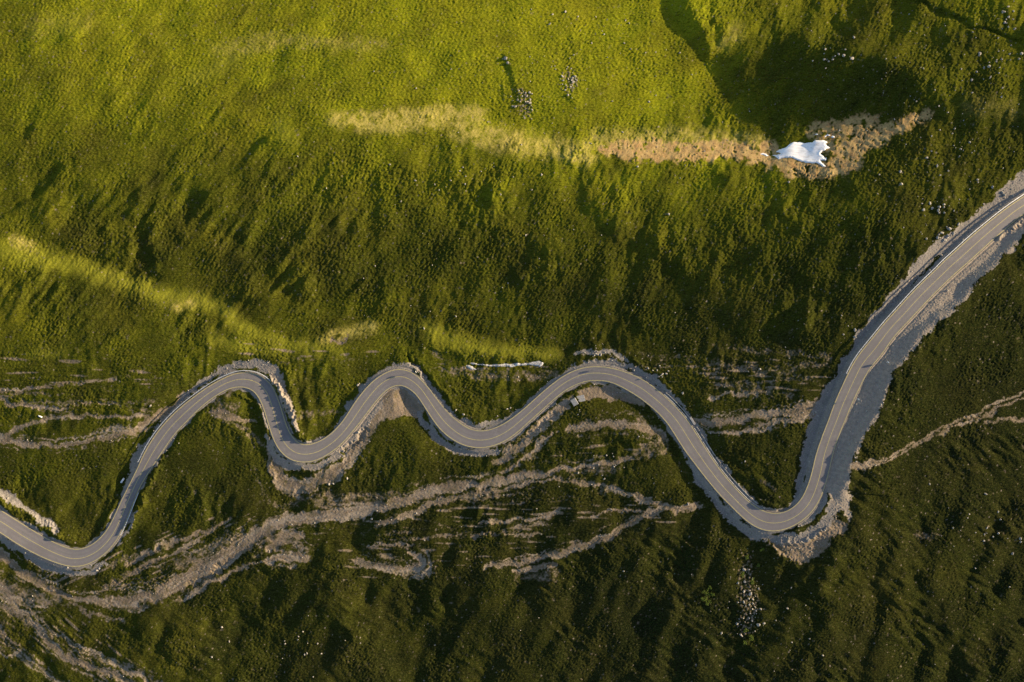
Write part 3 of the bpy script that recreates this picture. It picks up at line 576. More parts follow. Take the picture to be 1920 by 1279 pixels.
roll = 9*np.sin(kx_/61+1.3*np.sin(ky_/83))+7*np.sin(ky_/47+1.1*np.sin(kx_/70)+1)+3*np.sin(kx_/23+ky_/31)+1.2*np.sin(kx_/9-ky_/13+np.sin(kx_/31))
He = He*np.exp(-dout/900.0)-8*(1-np.exp(-dout/900.0))+far*(roll-6)*.6+mic*np.exp(-dout/110.0)
X, Yc, Z = to_xyz(UE, VE, He)
co = np.stack([X, Yc, Z], -1).reshape(-1, 3)
W_ = len(ue); Hn = len(ve)
idx = np.arange(W_*Hn, dtype=np.int32).reshape(Hn, W_)
quads = np.stack([idx[1:, :-1], idx[1:, 1:], idx[:-1, 1:], idx[:-1, :-1]], -1).reshape(-1, 4)
pd = lambda a: np.pad(a, P, mode='edge').astype(np.float32)
near_ = (1-sst(dout, 0, 14)).astype(np.float32)
cover = np.stack([pd(dirt)*near_, pd(grav)*near_, pd(dry)*near_, pd(pale)], -1).reshape(-1, 4).astype(np.float32)
growth_shade = np.stack([pd(lush_shade)*(1-.4*far)+.12*far, pd(np.clip(yel, 0, 1))*near_, pd(tan2)*near_, pd(np.clip(.5+.28*tone, 0, 1))], -1).reshape(-1, 4).astype(np.float32)
cls = np.where(pd(blur(grav, 1.5)) > .5, 2, np.where(pd(blur(dirt, 2.0)) > .42, 1, 0)); rg = pd(np.where(roadgap < .5, 1, 0)); cls = np.where(rg > .5, 2, cls); cls = np.where(near_ > .5, cls, 0)
fc = cls[:-1, :-1].ravel()
# vertex normals of the whole height field, shared by the three cover meshes
du = np.gradient(co.reshape(Hn, W_, 3), axis=1); dv = np.gradient(co.reshape(Hn, W_, 3), axis=0)
nv = np.cross(dv, du).reshape(-1, 3); nv /= np.linalg.norm(nv, axis=1)[:, None]; nv[nv[:, 2] < 0] *= -1
for c, name in ((0, 'ground'), (1, 'dirt_track'), (2, 'gravel_verge')):
    q = quads[fc == c]
    if not len(q): continue
    used, inv = np.unique(q, return_inverse=True)
    me = mesh_np(name, co[used], inv.reshape(-1, 4))
    for an, arr in (('cover', cover), ('growth_shade', growth_shade)):
        a = me.attributes.new(an, 'FLOAT_COLOR', 'POINT'); a.data.foreach_set('color', arr[used].ravel())
    o = obj(name, me, gmat)
    tag(o, kind='structure')
    if c: me.normals_split_custom_set_from_vertices(nv[used].astype(np.float32))
# ------------------------------------------------------------------ road ribbon and lines
def ribbon(name, offL, offR, dz, m, i0_=0, i1_=NR, parent=None, skirt=0.0):
    L = mid[i0_:i1_]+NRM[i0_:i1_]*np.reshape(offL, (-1, 1)); R_ = mid[i0_:i1_]+NRM[i0_:i1_]*np.reshape(offR, (-1, 1)); z = RZ[i0_:i1_]+dz
    rows = [(L, z), (R_, z)]
    if skirt: rows = [(L-NRM[i0_:i1_]*.3, z-skirt)]+rows+[(R_+NRM[i0_:i1_]*.3, z-skirt)]
    A = np.stack([np.stack(to_xyz(p[:, 0], p[:, 1], zz), -1) for p, zz in rows], 1); k = A.shape[1]; n = A.shape[0]
    id_ = np.arange(n*k).reshape(n, k)
    q = np.stack([id_[:-1, :-1], id_[:-1, 1:], id_[1:, 1:], id_[1:, :-1]], -1).reshape(-1, 4)[:, ::-1]
    return obj(name, mesh_np(name, A.reshape(-1, 3), q), m, parent, smooth=not skirt)
road = ribbon('road', -(HL+1.3), HR+1.3, .05, rmat, skirt=.5); tag(road, kind='structure')
la_ = road.data.attributes.new('lane', 'FLOAT_COLOR', 'POINT'); la_.data.foreach_set('color', np.tile(np.array([0,0,0,1, 0,0,0,1, 1,1,1,1, 1,1,1,1], np.float32), NR))
lw = .52
ribbon('edge_line', -(HL+lw), -(HL-lw), .058, ymat, parent=road)
ribbon('edge_line', HR-lw, HR+lw, .058, ymat, parent=road)
cur = gsm(np.gradient(np.unwrap(np.arctan2(tan_[:, 1], tan_[:, 0]))), 6)
fr = .5+np.clip(cur*-2.2, -.05, .05)
cl = -HL+(HL+HR)*np.clip(fr, .42, .58)
ribbon('centre_line', cl-lw*.85, cl+lw*.85, .058, ymat, parent=road)
# ------------------------------------------------------------------ crash barriers
def near_i(u, v): return int(np.argmin((mid[:, 0]-u)**2+(mid[:, 1]-v)**2))
def boxes(name, lst, m, parent=None, smooth=False):
    """lst of (centre, half sizes, rotation z)"""
    vs_, fs = [], []
    for c, h, rz in lst:
        b = len(vs_); ca, sa = math.cos(rz), math.sin(rz)
        for sx in (-1, 1):
            for sy in (-1, 1):
                for sz in (-1, 1): vs_.append((c[0]+h[0]*sx*ca-h[1]*sy*sa, c[1]+h[0]*sx*sa+h[1]*sy*ca, c[2]+h[2]*sz))
        fs += [[b+i for i in f] for f in ((0,1,3,2),(4,6,7,5),(0,4,5,1),(2,3,7,6),(0,2,6,4),(1,5,7,3))]
    me = bpy.data.meshes.new(name); me.from_pydata(vs_, [], fs); me.update(); return obj(name, me, m, parent, smooth)
def barrier(ua, va, ub, vb, side, gap, label):
    ia, ib = near_i(ua, va), near_i(ub, vb); ia, ib = min(ia, ib), max(ia, ib)
    ii = np.arange(ia, ib+1)
    offs = (-(HL[ii]+gap) if side < 0 else HR[ii]+gap)
    p = mid[ii]+NRM[ii]*offs[:, None]; z = RZ[ii]
    rt = empty('crash_barrier', to_xyz(p[0, 0], p[0, 1], z[0])); tag(rt, label, 'barrier')
    prof = [(-.45, .42), (-.72, .50), (-.40, .58), (-.72, .66), (-.55, .78), (.45, .80), (.6, .70), (.6, .42)]
    A = []
    for (o_, hgt) in prof:
        pp = p+NRM[ii]*o_*(1 if side > 0 else -1)*-1
        A.append(np.stack(to_xyz(pp[:, 0], pp[:, 1], z+hgt), -1))
    A = np.stack(A, 1)-np.array(rt.location)[None, None]; n, k = A.shape[:2]; id_ = np.arange(n*k).reshape(n, k)
    q = np.stack([id_[:-1], np.roll(id_[:-1], -1, 1), np.roll(id_[1:], -1, 1), id_[1:]], -1).reshape(-1, 4)
    obj('rail', mesh_np('rail', A.reshape(-1, 3), q), zmat, rt, False)
    step = max(8, int(len(ii)/46)+1); k = 0; pm = None
    for j in range(0, len(ii), step):
        x, y, zz = to_xyz(p[j, 0], p[j, 1], z[j]); a = math.atan2(-tan_[ii[j], 1], tan_[ii[j], 0])
        if pm is None:
            b_ = boxes('post', [((0, 0, 0), (.06, .08, .62), 0)], zmat, rt); pm = b_.data
        else:
            b_ = bpy.data.objects.new('post', pm); COL.objects.link(b_); b_.parent = rt
        b_.location = (x-rt.location[0], y-rt.location[1], .18+zz-rt.location[2]); b_.rotation_euler = (0, 0, a)
barrier(260, 866, 515, 708, -1, 4.2, "silver crash barrier around the outside of the leftmost upper bend")
barrier(1593, 703, 1990, 330, -1, 3.6, "long silver crash barrier on the left of the straight road at upper right")
barrier(262, 925, 232, 1005, 1, 2.0, "short low crash barrier right of the leftmost leg of the road")
# ------------------------------------------------------------------ road signs
def sign(u, v, h, w, label, tall=True):
    x, y, z = at(u, v); rt = empty('road_sign', (x, y, z-.1)); rt.rotation_euler = (0, 0, SUN_AZ+.25); tag(rt, label, 'sign', 'signs standing along the road')
    n = 12; vs_, fs = [], []
    for k in range(2):
        for i in range(n): vs_.append((.05*math.cos(6.283*i/n), .05*math.sin(6.283*i/n), k*h))
    fs = [[i, (i+1) % n, n+(i+1) % n, n+i] for i in range(n)]+[list(range(n, 2*n))]
    me = bpy.data.meshes.new('pole'); me.from_pydata(vs_, [], fs); obj('pole', me, zmat, rt)
    # round plate on edge, facing along the road
    m_ = 20; vs_ = [(sx*.02+.07, w*math.cos(6.283*i/m_), h-w+w*math.sin(6.283*i/m_)) for sx in (-1, 1) for i in range(m_)]
    fs = [list(range(m_)), list(range(2*m_-1, m_-1, -1))]+[[i, (i+1) % m_, m_+(i+1) % m_, m_+i] for i in range(m_)]
    me = bpy.data.meshes.new('plate'); me.from_pydata(vs_, [], fs); obj('plate', me, wmat, rt, False)
sign(1150, 685.5, 3.4, .45, "thin road sign on its pole above the top of the third bend")
sign(1604, 748, 3.0, .5, "road sign on its pole at the right edge of the long straight, beside sunlit gravel")
sign(1661, 679, 2.2, .5, "road sign on its pole in the shaded verge of the long straight")
sign(1211, 708.5, 1.4, .25, "short road marker at the outer edge past the top of the third bend")
sign(781, 697, 3.0, .45, "road sign on its pole on the outside of the second bend")
# ------------------------------------------------------------------ snow
def slab(name, pts, th, m, label, cat, grp=None, step=2.0, base=.0):
    p = np.array(pts, dtype=float); x0, y0 = p.min(0); x1, y1 = p.max(0)
    st = min(step, (x1-x0)/6, (y1-y0)/6); gx = np.arange(x0-st, x1+2*st, st); gy = np.arange(y0-st, y1+2*st, st)
    GX, GY = np.meshgrid(gx, gy); ins = np.zeros(GX.shape, bool); n = len(p); dmin = np.full(GX.shape, 1e9)
    for i in range(n):
        xa, ya = p[i]; xb, yb = p[(i+1) % n]
        if ya != yb: ins ^= ((ya > GY) != (yb > GY)) & (GX < (xb-xa)*(GY-ya)/(yb-ya)+xa)
        ex, ey = xb-xa, yb-ya; t = np.clip(((GX-xa)*ex+(GY-ya)*ey)/(ex*ex+ey*ey+1e-9), 0, 1); dmin = np.minimum(dmin, np.hypot(GX-xa-t*ex, GY-ya-t*ey))
    sdn = np.where(ins, dmin, -dmin)
    zz = samp(blurH, GX, GY)+base+th*np.clip(sdn/2.0, -1.2, 1)
    keep = (sdn > -st*1.3); A = np.stack(to_xyz(GX, GY, zz), -1)
    id_ = np.arange(GX.size).reshape(GX.shape); kq = keep[:-1, :-1] & keep[1:, 1:] & keep[1:, :-1] & keep[:-1, 1:]
    q = np.stack([id_[1:, :-1], id_[1:, 1:], id_[:-1, 1:], id_[:-1, :-1]], -1)[kq]
    if len(q) == 0: return
    used, inv = np.unique(q, return_inverse=True)
    o = obj(name, mesh_np(name, A.reshape(-1, 3)[used], inv.reshape(-1, 4)), m); tag(o, label, cat, grp); return o
blurH = blur(H, 1.5)
rng = random.Random(4)
def jag(pts, amp, sub=3):
    out = []
    for i in range(len(pts)):
        a, b = pts[i], pts[(i+1) % len(pts)]
        for k in range(sub):
            t = k/sub; out.append((a[0]+(b[0]-a[0])*t+(rng.uniform(-amp, amp) if k else 0), a[1]+(b[1]-a[1])*t+(rng.uniform(-amp, amp) if k else 0)))
    return out
slab('snow_patch', jag(SNOW, .8), .42, smat, "large white patch of old snow in the tan hollow at upper right", 'snow patch', step=1.2)
dsm, nt, bs = mat('dirty snow'); nt.links.new(mix(nt, ramp(nt, noise(nt, 1.2, 4, .8), .4, .62), (.52, .51, .50), (.22, .20, .18)), bs.inputs['Base Color']); bump(nt, bs, noise(nt, 1.5, 4, .7), .2)
z87 = lambda l: [(1400+x/8.7, 230+y/8.7) for x, y in l]
slab('snow_patch', z87([(215,515),(260,495),(310,505),(355,540),(320,548),(270,525)]), .3, smat, "small white snow remnant just left of the large snow patch", 'snow patch')
slab('snow_patch', z87([(1270,225),(1330,180),(1345,195),(1370,205),(1350,215),(1310,212),(1280,238)]), .3, smat, "thin snow scrap above the upper right corner of the large snow patch", 'snow patch')
slab('snow_patch', z87([(1375,235),(1400,212),(1432,222),(1436,244),(1405,248)]), .3, smat, "small snow scrap, rightmost of those above the large snow patch", 'snow patch')
slab('snow_patch', z87([(1120,192),(1145,182),(1170,195),(1150,204)]), .25, smat, "tiny snow scrap, leftmost of those above the large snow patch", 'snow patch')
z8 = lambda l: [(840+x/8.7, 660+y/8.7) for x, y in l]
slab('snow_patch', jag(z8([(340,180),(420,175),(500,200),(600,205),(680,210),(760,200),(860,205),(960,190),(1040,200),(1150,175),(1180,195),(1300,180),(1400,160),(1490,145),(1560,180),(1545,215),(1500,240),(1420,225),(1300,212),(1150,222),(1020,250),(980,235),(850,238),(700,236),(620,225),(500,212),(400,205)]), .5), .35, dsm, "long thin grey white snow strip lying on the terrace above the middle valley bend", 'snow patch', step=.9)
slab('snow_patch', z8([(285,225),(340,215),(400,240),(470,290),(390,292),(330,262)]), .3, dsm, "small dirty snow scrap below the left end of the long snow strip", 'snow patch', step=.9)
# ------------------------------------------------------------------ concrete pieces
def block(u, v, hx, hy, hz, ang, label, m=cmat, name='concrete_slab', cat='slab', dz=.12, tiltx=.06):
    x, y, z = at(u, v); r = random.Random(int(u*7+v)); bm_v = []
    b = .06
    vs_, fs = [], []
    for k, (zz, ins_) in enumerate(((-.3, 0), (hz-b, 0), (hz, b))):
        for sx, sy in ((-1, -1), (1, -1), (1, 1), (-1, 1)): vs_.append((sx*(hx-ins_), sy*(hy-ins_), zz))
    for k in range(2):
        for i in range(4): fs.append([4*k+i, 4*k+(i+1) % 4, 4*k+4+(i+1) % 4, 4*k+4+i])
    fs += [[8, 9, 10, 11], [3, 2, 1, 0]]
    me = bpy.data.meshes.new(name); me.from_pydata(vs_, [], fs); o = obj(name, me, m, None, False)
    o.location = (x, y, z+dz); o.rotation_euler = (tiltx, -tiltx, math.radians(ang)); tag(o, label, cat); return o
block(1088.5, 745.0, 1.7, .85, .35, 12, "wide pale concrete slab of the culvert inside the third bend, uppermost of three")
block(1091, 750.5, 1.5, .55, .35, 13, "narrow pale concrete slab below the wide one inside the third bend")
block(1077, 753.5, 1.2, 1.6, .5, 30, "tilted bluish concrete slab, left of the other two inside the third bend", tiltx=.18)
block(1298, 789, 1.9, .45, .45, -58, "pale concrete culvert head where the dirt track meets the road", name='culvert_head', cat='culvert')
def bar(u0, v0, u1, v1, r, label, name='pipe', cat='pipe', m=wmat):
    a = np.array(at(u0, v0, r)); b = np.array(at(u1, v1, r)); d = b-a; L = np.linalg.norm(d); d /= L; s_ = np.cross(d, (0, 0, 1)); s_ /= np.linalg.norm(s_); t_ = np.cross(s_, d); n = 14
    vs_ = [tuple(p_+r*k_*(math.cos(6.283*i/n)*s_+math.sin(6.283*i/n)*t_)-a) for p_, k_ in ((a, .82), (a, 1), (b, 1), (b, .82)) for i in range(n)]
    fs = [[n*k+i, n*k+(i+1) % n, n*(k+1)+(i+1) % n, n*(k+1)+i] for k in range(3) for i in range(n)]+[list(range(n))[::-1], list(range(3*n, 4*n))]
    me = bpy.data.meshes.new(name); me.from_pydata(vs_, [], fs); o = obj(name, me, m); o.location = a; tag(o, label, cat)
bar(227, 905, 232.5, 897, .42, "short white pipe lying in the grass left of the leftmost road leg")
bar(72, 779.5, 79, 782.5, .28, "small white pole lying in the grass above the forked dirt track at left", name='pole', cat='pole')
# paved ditch beside the falling leg of the third bend
def ditch(ua, va, ub, vb, o0, o1, label):
    ia, ib = near_i(ua, va), near_i(ub, vb); ii = np.arange(ia, ib+1)
    rows = [(o0, .02), (o0+.25, .10), (o0+(o1-o0)*.48, -.42), (o0+(o1-o0)*.56, -.42), (o1-.25, .25), (o1, .18)]
    A = np.stack([np.stack(to_xyz(*(mid[ii]-NRM[ii]*(HL[ii]+o_)[:, None]).T, RZ[ii]+h_), -1) for o_, h_ in rows], 1)
    n, k = A.shape[:2]; id_ = np.arange(n*k).reshape(n, k); q = np.stack([id_[:-1, :-1], id_[1:, :-1], id_[1:, 1:], id_[:-1, 1:]], -1).reshape(-1, 4)[:, ::-1]
    o = obj('paved_ditch', mesh_np('paved_ditch', A.reshape(-1, 3), q), cmat, None, False); tag(o, label, 'ditch')
# ------------------------------------------------------------------ rocks
def rock_mesh(seed):
    r = random.Random(seed); me = bpy.data.meshes.new('rock'); import bmesh
    bm = bmesh.new(); bmesh.ops.create_icosphere(bm, subdivisions=2, radius=1.0)
    cuts = [(r.gauss(0, 1), r.gauss(0, 1), r.gauss(0, 1)) for _ in range(9)]
    cuts = [tuple(c/math.sqrt(sum(q*q for q in k)) for c in k)+(r.uniform(.55, .85),) for k in cuts]
    sx, sy, sz = r.uniform(.8, 1.25), r.uniform(.6, 1.0), r.uniform(.5, .8)
    for v in bm.verts:
        x, y, z = v.co
        for a, b, c, d in cuts:
            t = x*a+y*b+z*c
            if t > d: x, y, z = x-a*(t-d), y-b*(t-d), z-c*(t-d)
        v.co = (x*sx+r.uniform(-.03, .03), y*sy+r.uniform(-.03, .03), z*sz+r.uniform(-.03, .03))
    bm.to_mesh(me); bm.free(); me.materials.append(stmat); return me
RM = [rock_mesh(100+i) for i in range(9)]
rr = random.Random(77); nrock = 0
def onroad(u, v):
    i = near_i(u, v); return math.hypot(mid[i, 0]-u, mid[i, 1]-v) < max(HL[i], HR[i])+3
def rock(u, v, s, label, grp=None, cat='rock'):
    global nrock
    if onroad(u, v): return
    me = RM[rr.randrange(9)]; o = bpy.data.objects.new('rock', me); COL.objects.link(o); nrock += 1
    o.location = at(u, v, s*.18); o.scale = (s, s*rr.uniform(.8, 1.1), s); o.rotation_euler = (rr.uniform(-.3, .3), rr.uniform(-.3, .3), rr.uniform(0, 6.28)); tag(o, label, cat, grp)
for u, v, s, l in [
 (1582,104,1.5,"largest pale boulder in the dark hillside at upper right, left of a grey one"), (1597,109.5,1.45,"grey boulder immediately right of the pale one on the dark upper right hillside"),
 (1690,345,1.5,"big white boulder in the grass below and right of the snow patch"), (1688,322,1.1,"flat pale rock just above the big white boulder right of the snow"), (1757,311,1.3,"white rock in the hummocks, upper right of the big white boulder"),
 (1848,926,1.3,"big white boulder at far right in the dark lower slope"), (1898,1038,1.4,"tall white boulder near the right border in the dark lower slope"), (1872,1000,.9,"grey rock above and left of the tall white boulder at the right border"),
 (1913,1010,1.2,"white rock pair on the right border above the tall white boulder"), (1603,619,1.5,"white boulder alone in the grass edge left of the long crash barrier"),
 (1758,446,1.7,"pinkish boulder in the dark grass beside the upper gravel bank"), (1766,437,1.3,"grey boulder just above the pinkish boulder by the gravel bank"), (1737,448,1.2,"pale rock left of the pinkish boulder by the gravel bank"),
 (1797,420,1.6,"long grey boulder half in the upper gravel bank"), (1861,351,1.5,"grey boulder in the grass left of the upper gravel bank, above the others"), (1883,366,1.4,"bluish boulder inside the upper gravel bank"), (1899,367,1.3,"white pointed boulder in the gravel bank beside the barrier"),
 (1833,337,1.0,"pale rock pair upper left of the gravel bank boulders"), (1762,388,1.2,"brightest of the small rock cluster left of the upper road"),
 (948,109,1.5,"pale boulder at the head of the dark gully in the bright pasture"), (952,118,1.1,"small pale rock right under the boulder of the dark gully"), (1036,27,1.1,"white rock in the bright pasture near the top, left of two"), (1060,22,1.3,"pinkish rock near the top of the bright pasture, right of two"),
 (1031,45,1.0,"white rock of a trio below the two top pasture rocks"), (986,441,1.0,"single bright white rock in the dark middle slope"), (558,293,.9,"single white rock beside a dark hollow on the left slope"), (612,353,.8,"small pale rock, lower right of the hollow rock on the left slope"),
 (795,616,1.1,"white boulder in the dark grass above the middle valley"), (1280,737,1.0,"white rock right of the third bend beyond its gravel verge"), (1397,865,.9,"white rock in the grass triangle inside the last bend"),
 (671,722,1.2,"white block left of the rising leg to the second bend"), (541,862,1.0,"white rock on the lower verge of the first valley bend"), (951,767,1.1,"white block above the middle valley bend verge"), (957,765,.9,"narrow white block right of the other above the middle valley bend"),
 (855,769,1.1,"white rock left of the middle valley bend above its shaded verge"), (869,777,1.1,"second white rock above the shaded verge of the middle valley bend"), (282,761,1.3,"pale block above the dirt junction left of the road"),
 (625,907,1.1,"pale elongated rock below the bare apron of the first valley bend"), (617,908,1.2,"pale rock on the grass under the bare apron, left of another"), (651,897,1.2,"white elongated rock right of the bare apron"),
 (697,973,1.2,"white rock alone below the wide dirt track in the middle"), (1169,1071,1.0,"white rock in the dark slope right of the lower dirt track"), (430,1203,1.1,"flat white rock lying in the lit grass at the bottom left"), (416,1176,.9,"small bright rock above the flat white one at the bottom left"),
 (1543,1229,1.0,"single pale rock at the bottom right centre"), (1290,945,1.3,"pale block at the right end of the lower dirt track"), (1425,692,1.0,"small rock on the brown terrace between the bends"), (1433,952,1.1,"rock at the bottom of the grass triangle inside the last bend"),
 (184,1050,1.2,"pinkish white block on the outside verge of the lowest bend"), (127,1064,1.0,"pale block under the lowest bend on its gravel verge")]:
    rock(u, v, s*.62, l)
CL = [  # u, v, spread u, spread v, count, size, what
 (982,190,14,22,16,.55,"small pale rock in the darker rock field at the gully foot in the bright pasture","rocks of the left rock field in the pasture"),
 (1070,152,13,20,16,.55,"small pale rock in the rock field right of the pasture gully","rocks of the right rock field in the pasture"),
 (1140,300,160,60,10,.42,"small pale stone scattered in the grass around the tan strip","stones around the tan strip"),
 (1150,90,120,70,22,.42,"small white stone scattered over the bright pasture","stones in the bright pasture"),
 (850,340,60,30,9,.42,"small pale stone in the grass below the straw coloured band","stones below the straw band"),
 (1560,105,40,20,12,.5,"small white stone around the two boulders on the dark hillside","stones around the dark hillside boulders"),
 (1860,120,40,30,20,.6,"pale rock in the stony hummocks at the top right","rocks in the top right hummocks"),
 (1890,30,30,28,10,.55,"pale rock near the top right corner","rocks in the top right corner"),
 (1760,230,70,60,18,.5,"pale stone in the rough hummocks above the upper road","stones in the hummocks above the upper road"),
 (1755,388,22,12,10,.6,"white stone of the small cluster left of the upper road","stones of the cluster left of the upper road"),
 (1775,440,22,16,12,.7,"pale rock at the foot of the upper gravel bank","rocks at the foot of the upper gravel bank"),
 (1870,70,60,30,8,.5,"pale stone beside the top right groove","stones beside the top right groove"),
 (1405,1130,20,45,26,.65,"pale rock on the dark crag below the last bend","rocks of the crag below the last bend"),
 (1840,1010,60,60,14,.45,"small white stone in the dark lower right slope","stones in the dark lower right slope"),
 (600,1220,60,40,12,.4,"small grey stone in the shaded slope at the bottom","stones in the shaded bottom slope"),
 (1235,698,35,12,12,.5,"pale stone beyond the outer verge of the third bend","stones beyond the third bend"),
 (1120,664,28,5,10,.5,"pale stone above the top of the third bend","stones above the third bend"),
 (1130,870,50,30,12,.42,"small white stone in the grass under the third bend","stones under the third bend"),
 (440,700,30,8,6,.45,"pale stone on the verge above the first bend","stones above the first bend")]
for u, v, a, b, n, s, l, gname in CL:
    sp_ = [(rr.gauss(u, a*.6), rr.gauss(v, b*.6), s*rr.uniform(.7, 1.35)) for _ in range(n)]
    sp_ = [q_ for q_ in sp_ if not onroad(q_[0], q_[1]) and 4 < q_[0] < 1916 and 4 < q_[1] < 1275]
    left = set(range(len(sp_))); names = {}
    for word, key in (('leftmost', lambda q_: q_[0]), ('rightmost', lambda q_: -q_[0]), ('topmost', lambda q_: q_[1]), ('lowest', lambda q_: -q_[1])):
        k_ = min(range(len(sp_)), key=lambda t_: key(sp_[t_]))
        if k_ not in names: names[k_] = word+' of the '+gname
    for k_, q_ in enumerate(sp_): rock(q_[0], q_[1], q_[2], names.get(k_, l), gname)
# the countless rest as one stuff object each
def scatter(name, spots, sizes, label, m=stmat, tmpl=None):
    base = []
    for k in range(4):
        me = RM[k]; vco = np.zeros(len(me.vertices)*3, np.float32); me.vertices.foreach_get('co', vco); 
        base.append(vco.reshape(-1, 3))
    # low count template: octahedral stones
    r = np.random.default_rng(9)
    tv = np.array([(1,0,0),(0,1,0),(-1,0,0),(0,-1,0),(0,0,1),(0,0,-1),(.6,.6,.35),(-.55,.6,.4)], np.float32)[:6]
    tf = np.array([(0,1,4),(1,2,4),(2,3,4),(3,0,4),(1,0,5),(2,1,5),(3,2,5),(0,3,5)], np.int32)
    n = len(spots); A = np.repeat(tv[None], n, 0)*(.7+.6*r.random((n, 6, 1)).astype(np.float32))
    ang = r.random(n)*6.283; ca, sa = np.cos(ang), np.sin(ang)
    A = A*np.array([1, .75, .6])[None, None]; s_ = np.array(sizes)[:, None]
    x = (A[:, :, 0]*ca[:, None]-A[:, :, 1]*sa[:, None])*s_; y = (A[:, :, 0]*sa[:, None]+A[:, :, 1]*ca[:, None])*s_; z = A[:, :, 2]*s_
    sp = np.array(spots, dtype=float); gz = samp(H, sp[:, 0], sp[:, 1]); gx, gy, gz = to_xyz(sp[:, 0], sp[:, 1], gz)
    co_ = np.stack([x+gx[:, None], y+gy[:, None], z+(gz+np.array(sizes)*.2)[:, None]], -1).reshape(-1, 3)
    f = (tf[None]+(np.arange(n)*6)[:, None, None]).reshape(-1, 3)
    me = bpy.data.meshes.new(name); me.vertices.add(len(co_)); me.vertices.foreach_set('co', co_.astype(np.float32).ravel())
    me.loops.add(f.size); me.loops.foreach_set('vertex_index', f.astype(np.int32).ravel()); me.polygons.add(len(f)); me.polygons.foreach_set('loop_start', np.arange(0, f.size, 3, dtype=np.int32)); me.polygons.foreach_set('loop_total', np.full(len(f), 3, dtype=np.int32)); me.update(calc_edges=True)
    return tag(obj(name, me, m, None, False), label, 'stones', kind='stuff')
q = np.random.default_rng(15); cand = np.column_stack([q.uniform(-100, 2020, 60000), q.uniform(-80, 1360, 60000)])
gv = samp(blur(grav, 2), cand[:, 0], cand[:, 1]); rgp = samp(roadgap.astype(np.float32), cand[:, 0], cand[:, 1])
dn_ = samp(blur(dirt, 2), cand[:, 0], cand[:, 1])
pr = (gv > .15)*.55+(dn_ > .3)*.10+samp(blur(scree, 2), cand[:, 0], cand[:, 1])*.5
k_ = (q.random(60000) < pr) & (rgp > .9); sp = cand[k_]
scatter('gravel_stones', sp, q.gamma(2.0, .075, len(sp))+.08, "loose pale stones strewn over the gravel verges and dirt tracks")
dens = np.zeros(len(cand)); 
for (u, v, a, w) in [(1150,90,170,.10),(1000,170,60,.3),(1403,1120,24,1.1),(1560,110,120,.12),(1850,140,120,.4),(1760,260,120,.28),(1700,400,60,.2),(1840,1050,140,.07),(1400,1150,60,.45),(1120,880,120,.10),(900,330,120,.12),(570,1220,90,.12),(1240,710,60,.3),(700,900,200,.04),(1070,153,13,3.5),(982,195,14,3.5),(1125,665,14,2.0),(1620,620,16,1.0),(1850,30,100,.3),(1500,680,60,.12),(620,330,150,.03),(1650,60,120,.12),(1100,420,200,.05),(1780,430,45,.6),(1600,640,60,.25)]:
    dens += w*np.exp(-((cand[:, 0]-u)**2+(cand[:, 1]-v)**2)/(2*a*a))
k_ = (q.random(60000) < dens*.17) & (rgp > .98) & (gv < .3); sp = cand[k_]
scatter('small_stones', sp, q.gamma(2.2, .075, len(sp))+.09, "tiny pale stones scattered through the grass of the slopes")
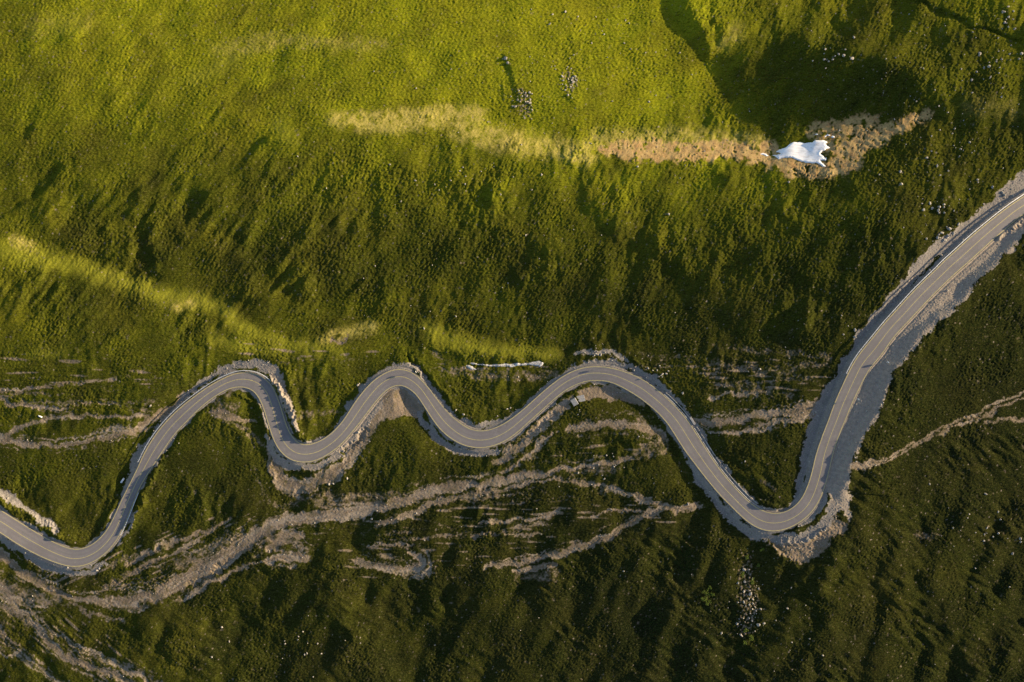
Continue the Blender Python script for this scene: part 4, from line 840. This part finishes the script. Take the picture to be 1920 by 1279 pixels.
# ------------------------------------------------------------------ shrubs
def shrub(u, v, s, seed, label, grp):
    r = random.Random(seed); x, y, z = at(u, v); rt = empty('shrub', (x, y, z)); tag(rt, label, 'shrub', grp)
    vs_, fs = [], []
    lobes = [(r.gauss(0, .45)*s, r.gauss(0, .45)*s, r.uniform(.3, .8)*s, r.uniform(.3, .55)*s) for _ in range(6)]
    for _ in range(420):
        cx, cy, cz, cr = lobes[r.randrange(6)]; a, b = r.uniform(0, 6.283), math.acos(r.uniform(-.3, 1)); rad = cr*r.uniform(.75, 1.08)
        p = (cx+rad*math.sin(b)*math.cos(a), cy+rad*math.sin(b)*math.sin(a), cz+rad*math.cos(b)); L = .10+.07*r.random()
        d1 = (r.gauss(0, 1), r.gauss(0, 1), r.gauss(0, .6)); d2 = (r.gauss(0, 1), r.gauss(0, 1), r.gauss(0, .6)); i = len(vs_)
        vs_ += [p, tuple(p[k]+d1[k]*L for k in range(3)), tuple(p[k]+(d1[k]+d2[k])*L*.6 for k in range(3)), tuple(p[k]+d2[k]*L for k in range(3))]; fs.append([i, i+1, i+2, i+3])
    me = bpy.data.meshes.new('foliage'); me.from_pydata(vs_, [], fs); obj('foliage', me, lmat, rt, False)
    vs_, fs = [], []
    for lx, ly, lz, _ in lobes:
        i = len(vs_); vs_ += [(-.04, 0, -.1), (.04, -.03, -.1), (0, .05, -.1), (lx, ly, lz)]; fs += [[i, i+1, i+3], [i+1, i+2, i+3], [i+2, i, i+3]]
    me = bpy.data.meshes.new('stem'); me.from_pydata(vs_, [], fs); obj('stem', me, bmat, rt, False)
k = 0
for u, v, s in [(1322,1108,1.2),(1327,1120,1.5),(1334,1113,1.0),(1318,1122,1.1),(1325,1133,.9),(1330,1102,.8)]:
    shrub(u, v, s, 300+k, "light green shrub of the small clump left of the crag below the last bend", "shrub clump left of the crag"); k += 1
for u, v, s, l in [(1400,1045,1.0,"yellow green shrub at the head of the crag, left one of the upper pair"),(1392,1075,1.1,"yellow green shrub on the left side of the crag's upper rocks"),(1409,1090,1.2,"yellow green shrub in the middle of the crag's upper rocks"),(1420,1060,.9,"small yellow green shrub on the right side of the crag's upper rocks"),
    (1398,1180,1.1,"yellow green shrub below the crag, topmost of the three there"),(1408,1195,1.2,"yellow green shrub below the crag, rightmost and largest of the three there"),(1396,1205,.9,"yellow green shrub below the crag, lowest of the three there"),(1430,1030,.8,"small shrub nearest the gravel of the last bend, above the crag")]:
    shrub(u, v, s, 300+k, l, "shrubs on the crag"); k += 1
ditch(1252, 733, 1300, 797, 1.8, 7.5, "narrow grey paved ditch on the right of the falling leg, above the culvert")
ditch(1306, 800, 1432, 951, 2.2, 8.5, "long grey paved ditch from the culvert down to the last bend, right of the road")
print("rocks", nrock, "verts", W_*Hn, "H", float(H.min()), float(H.max()), "RZ", RZ.min(), RZ.max())
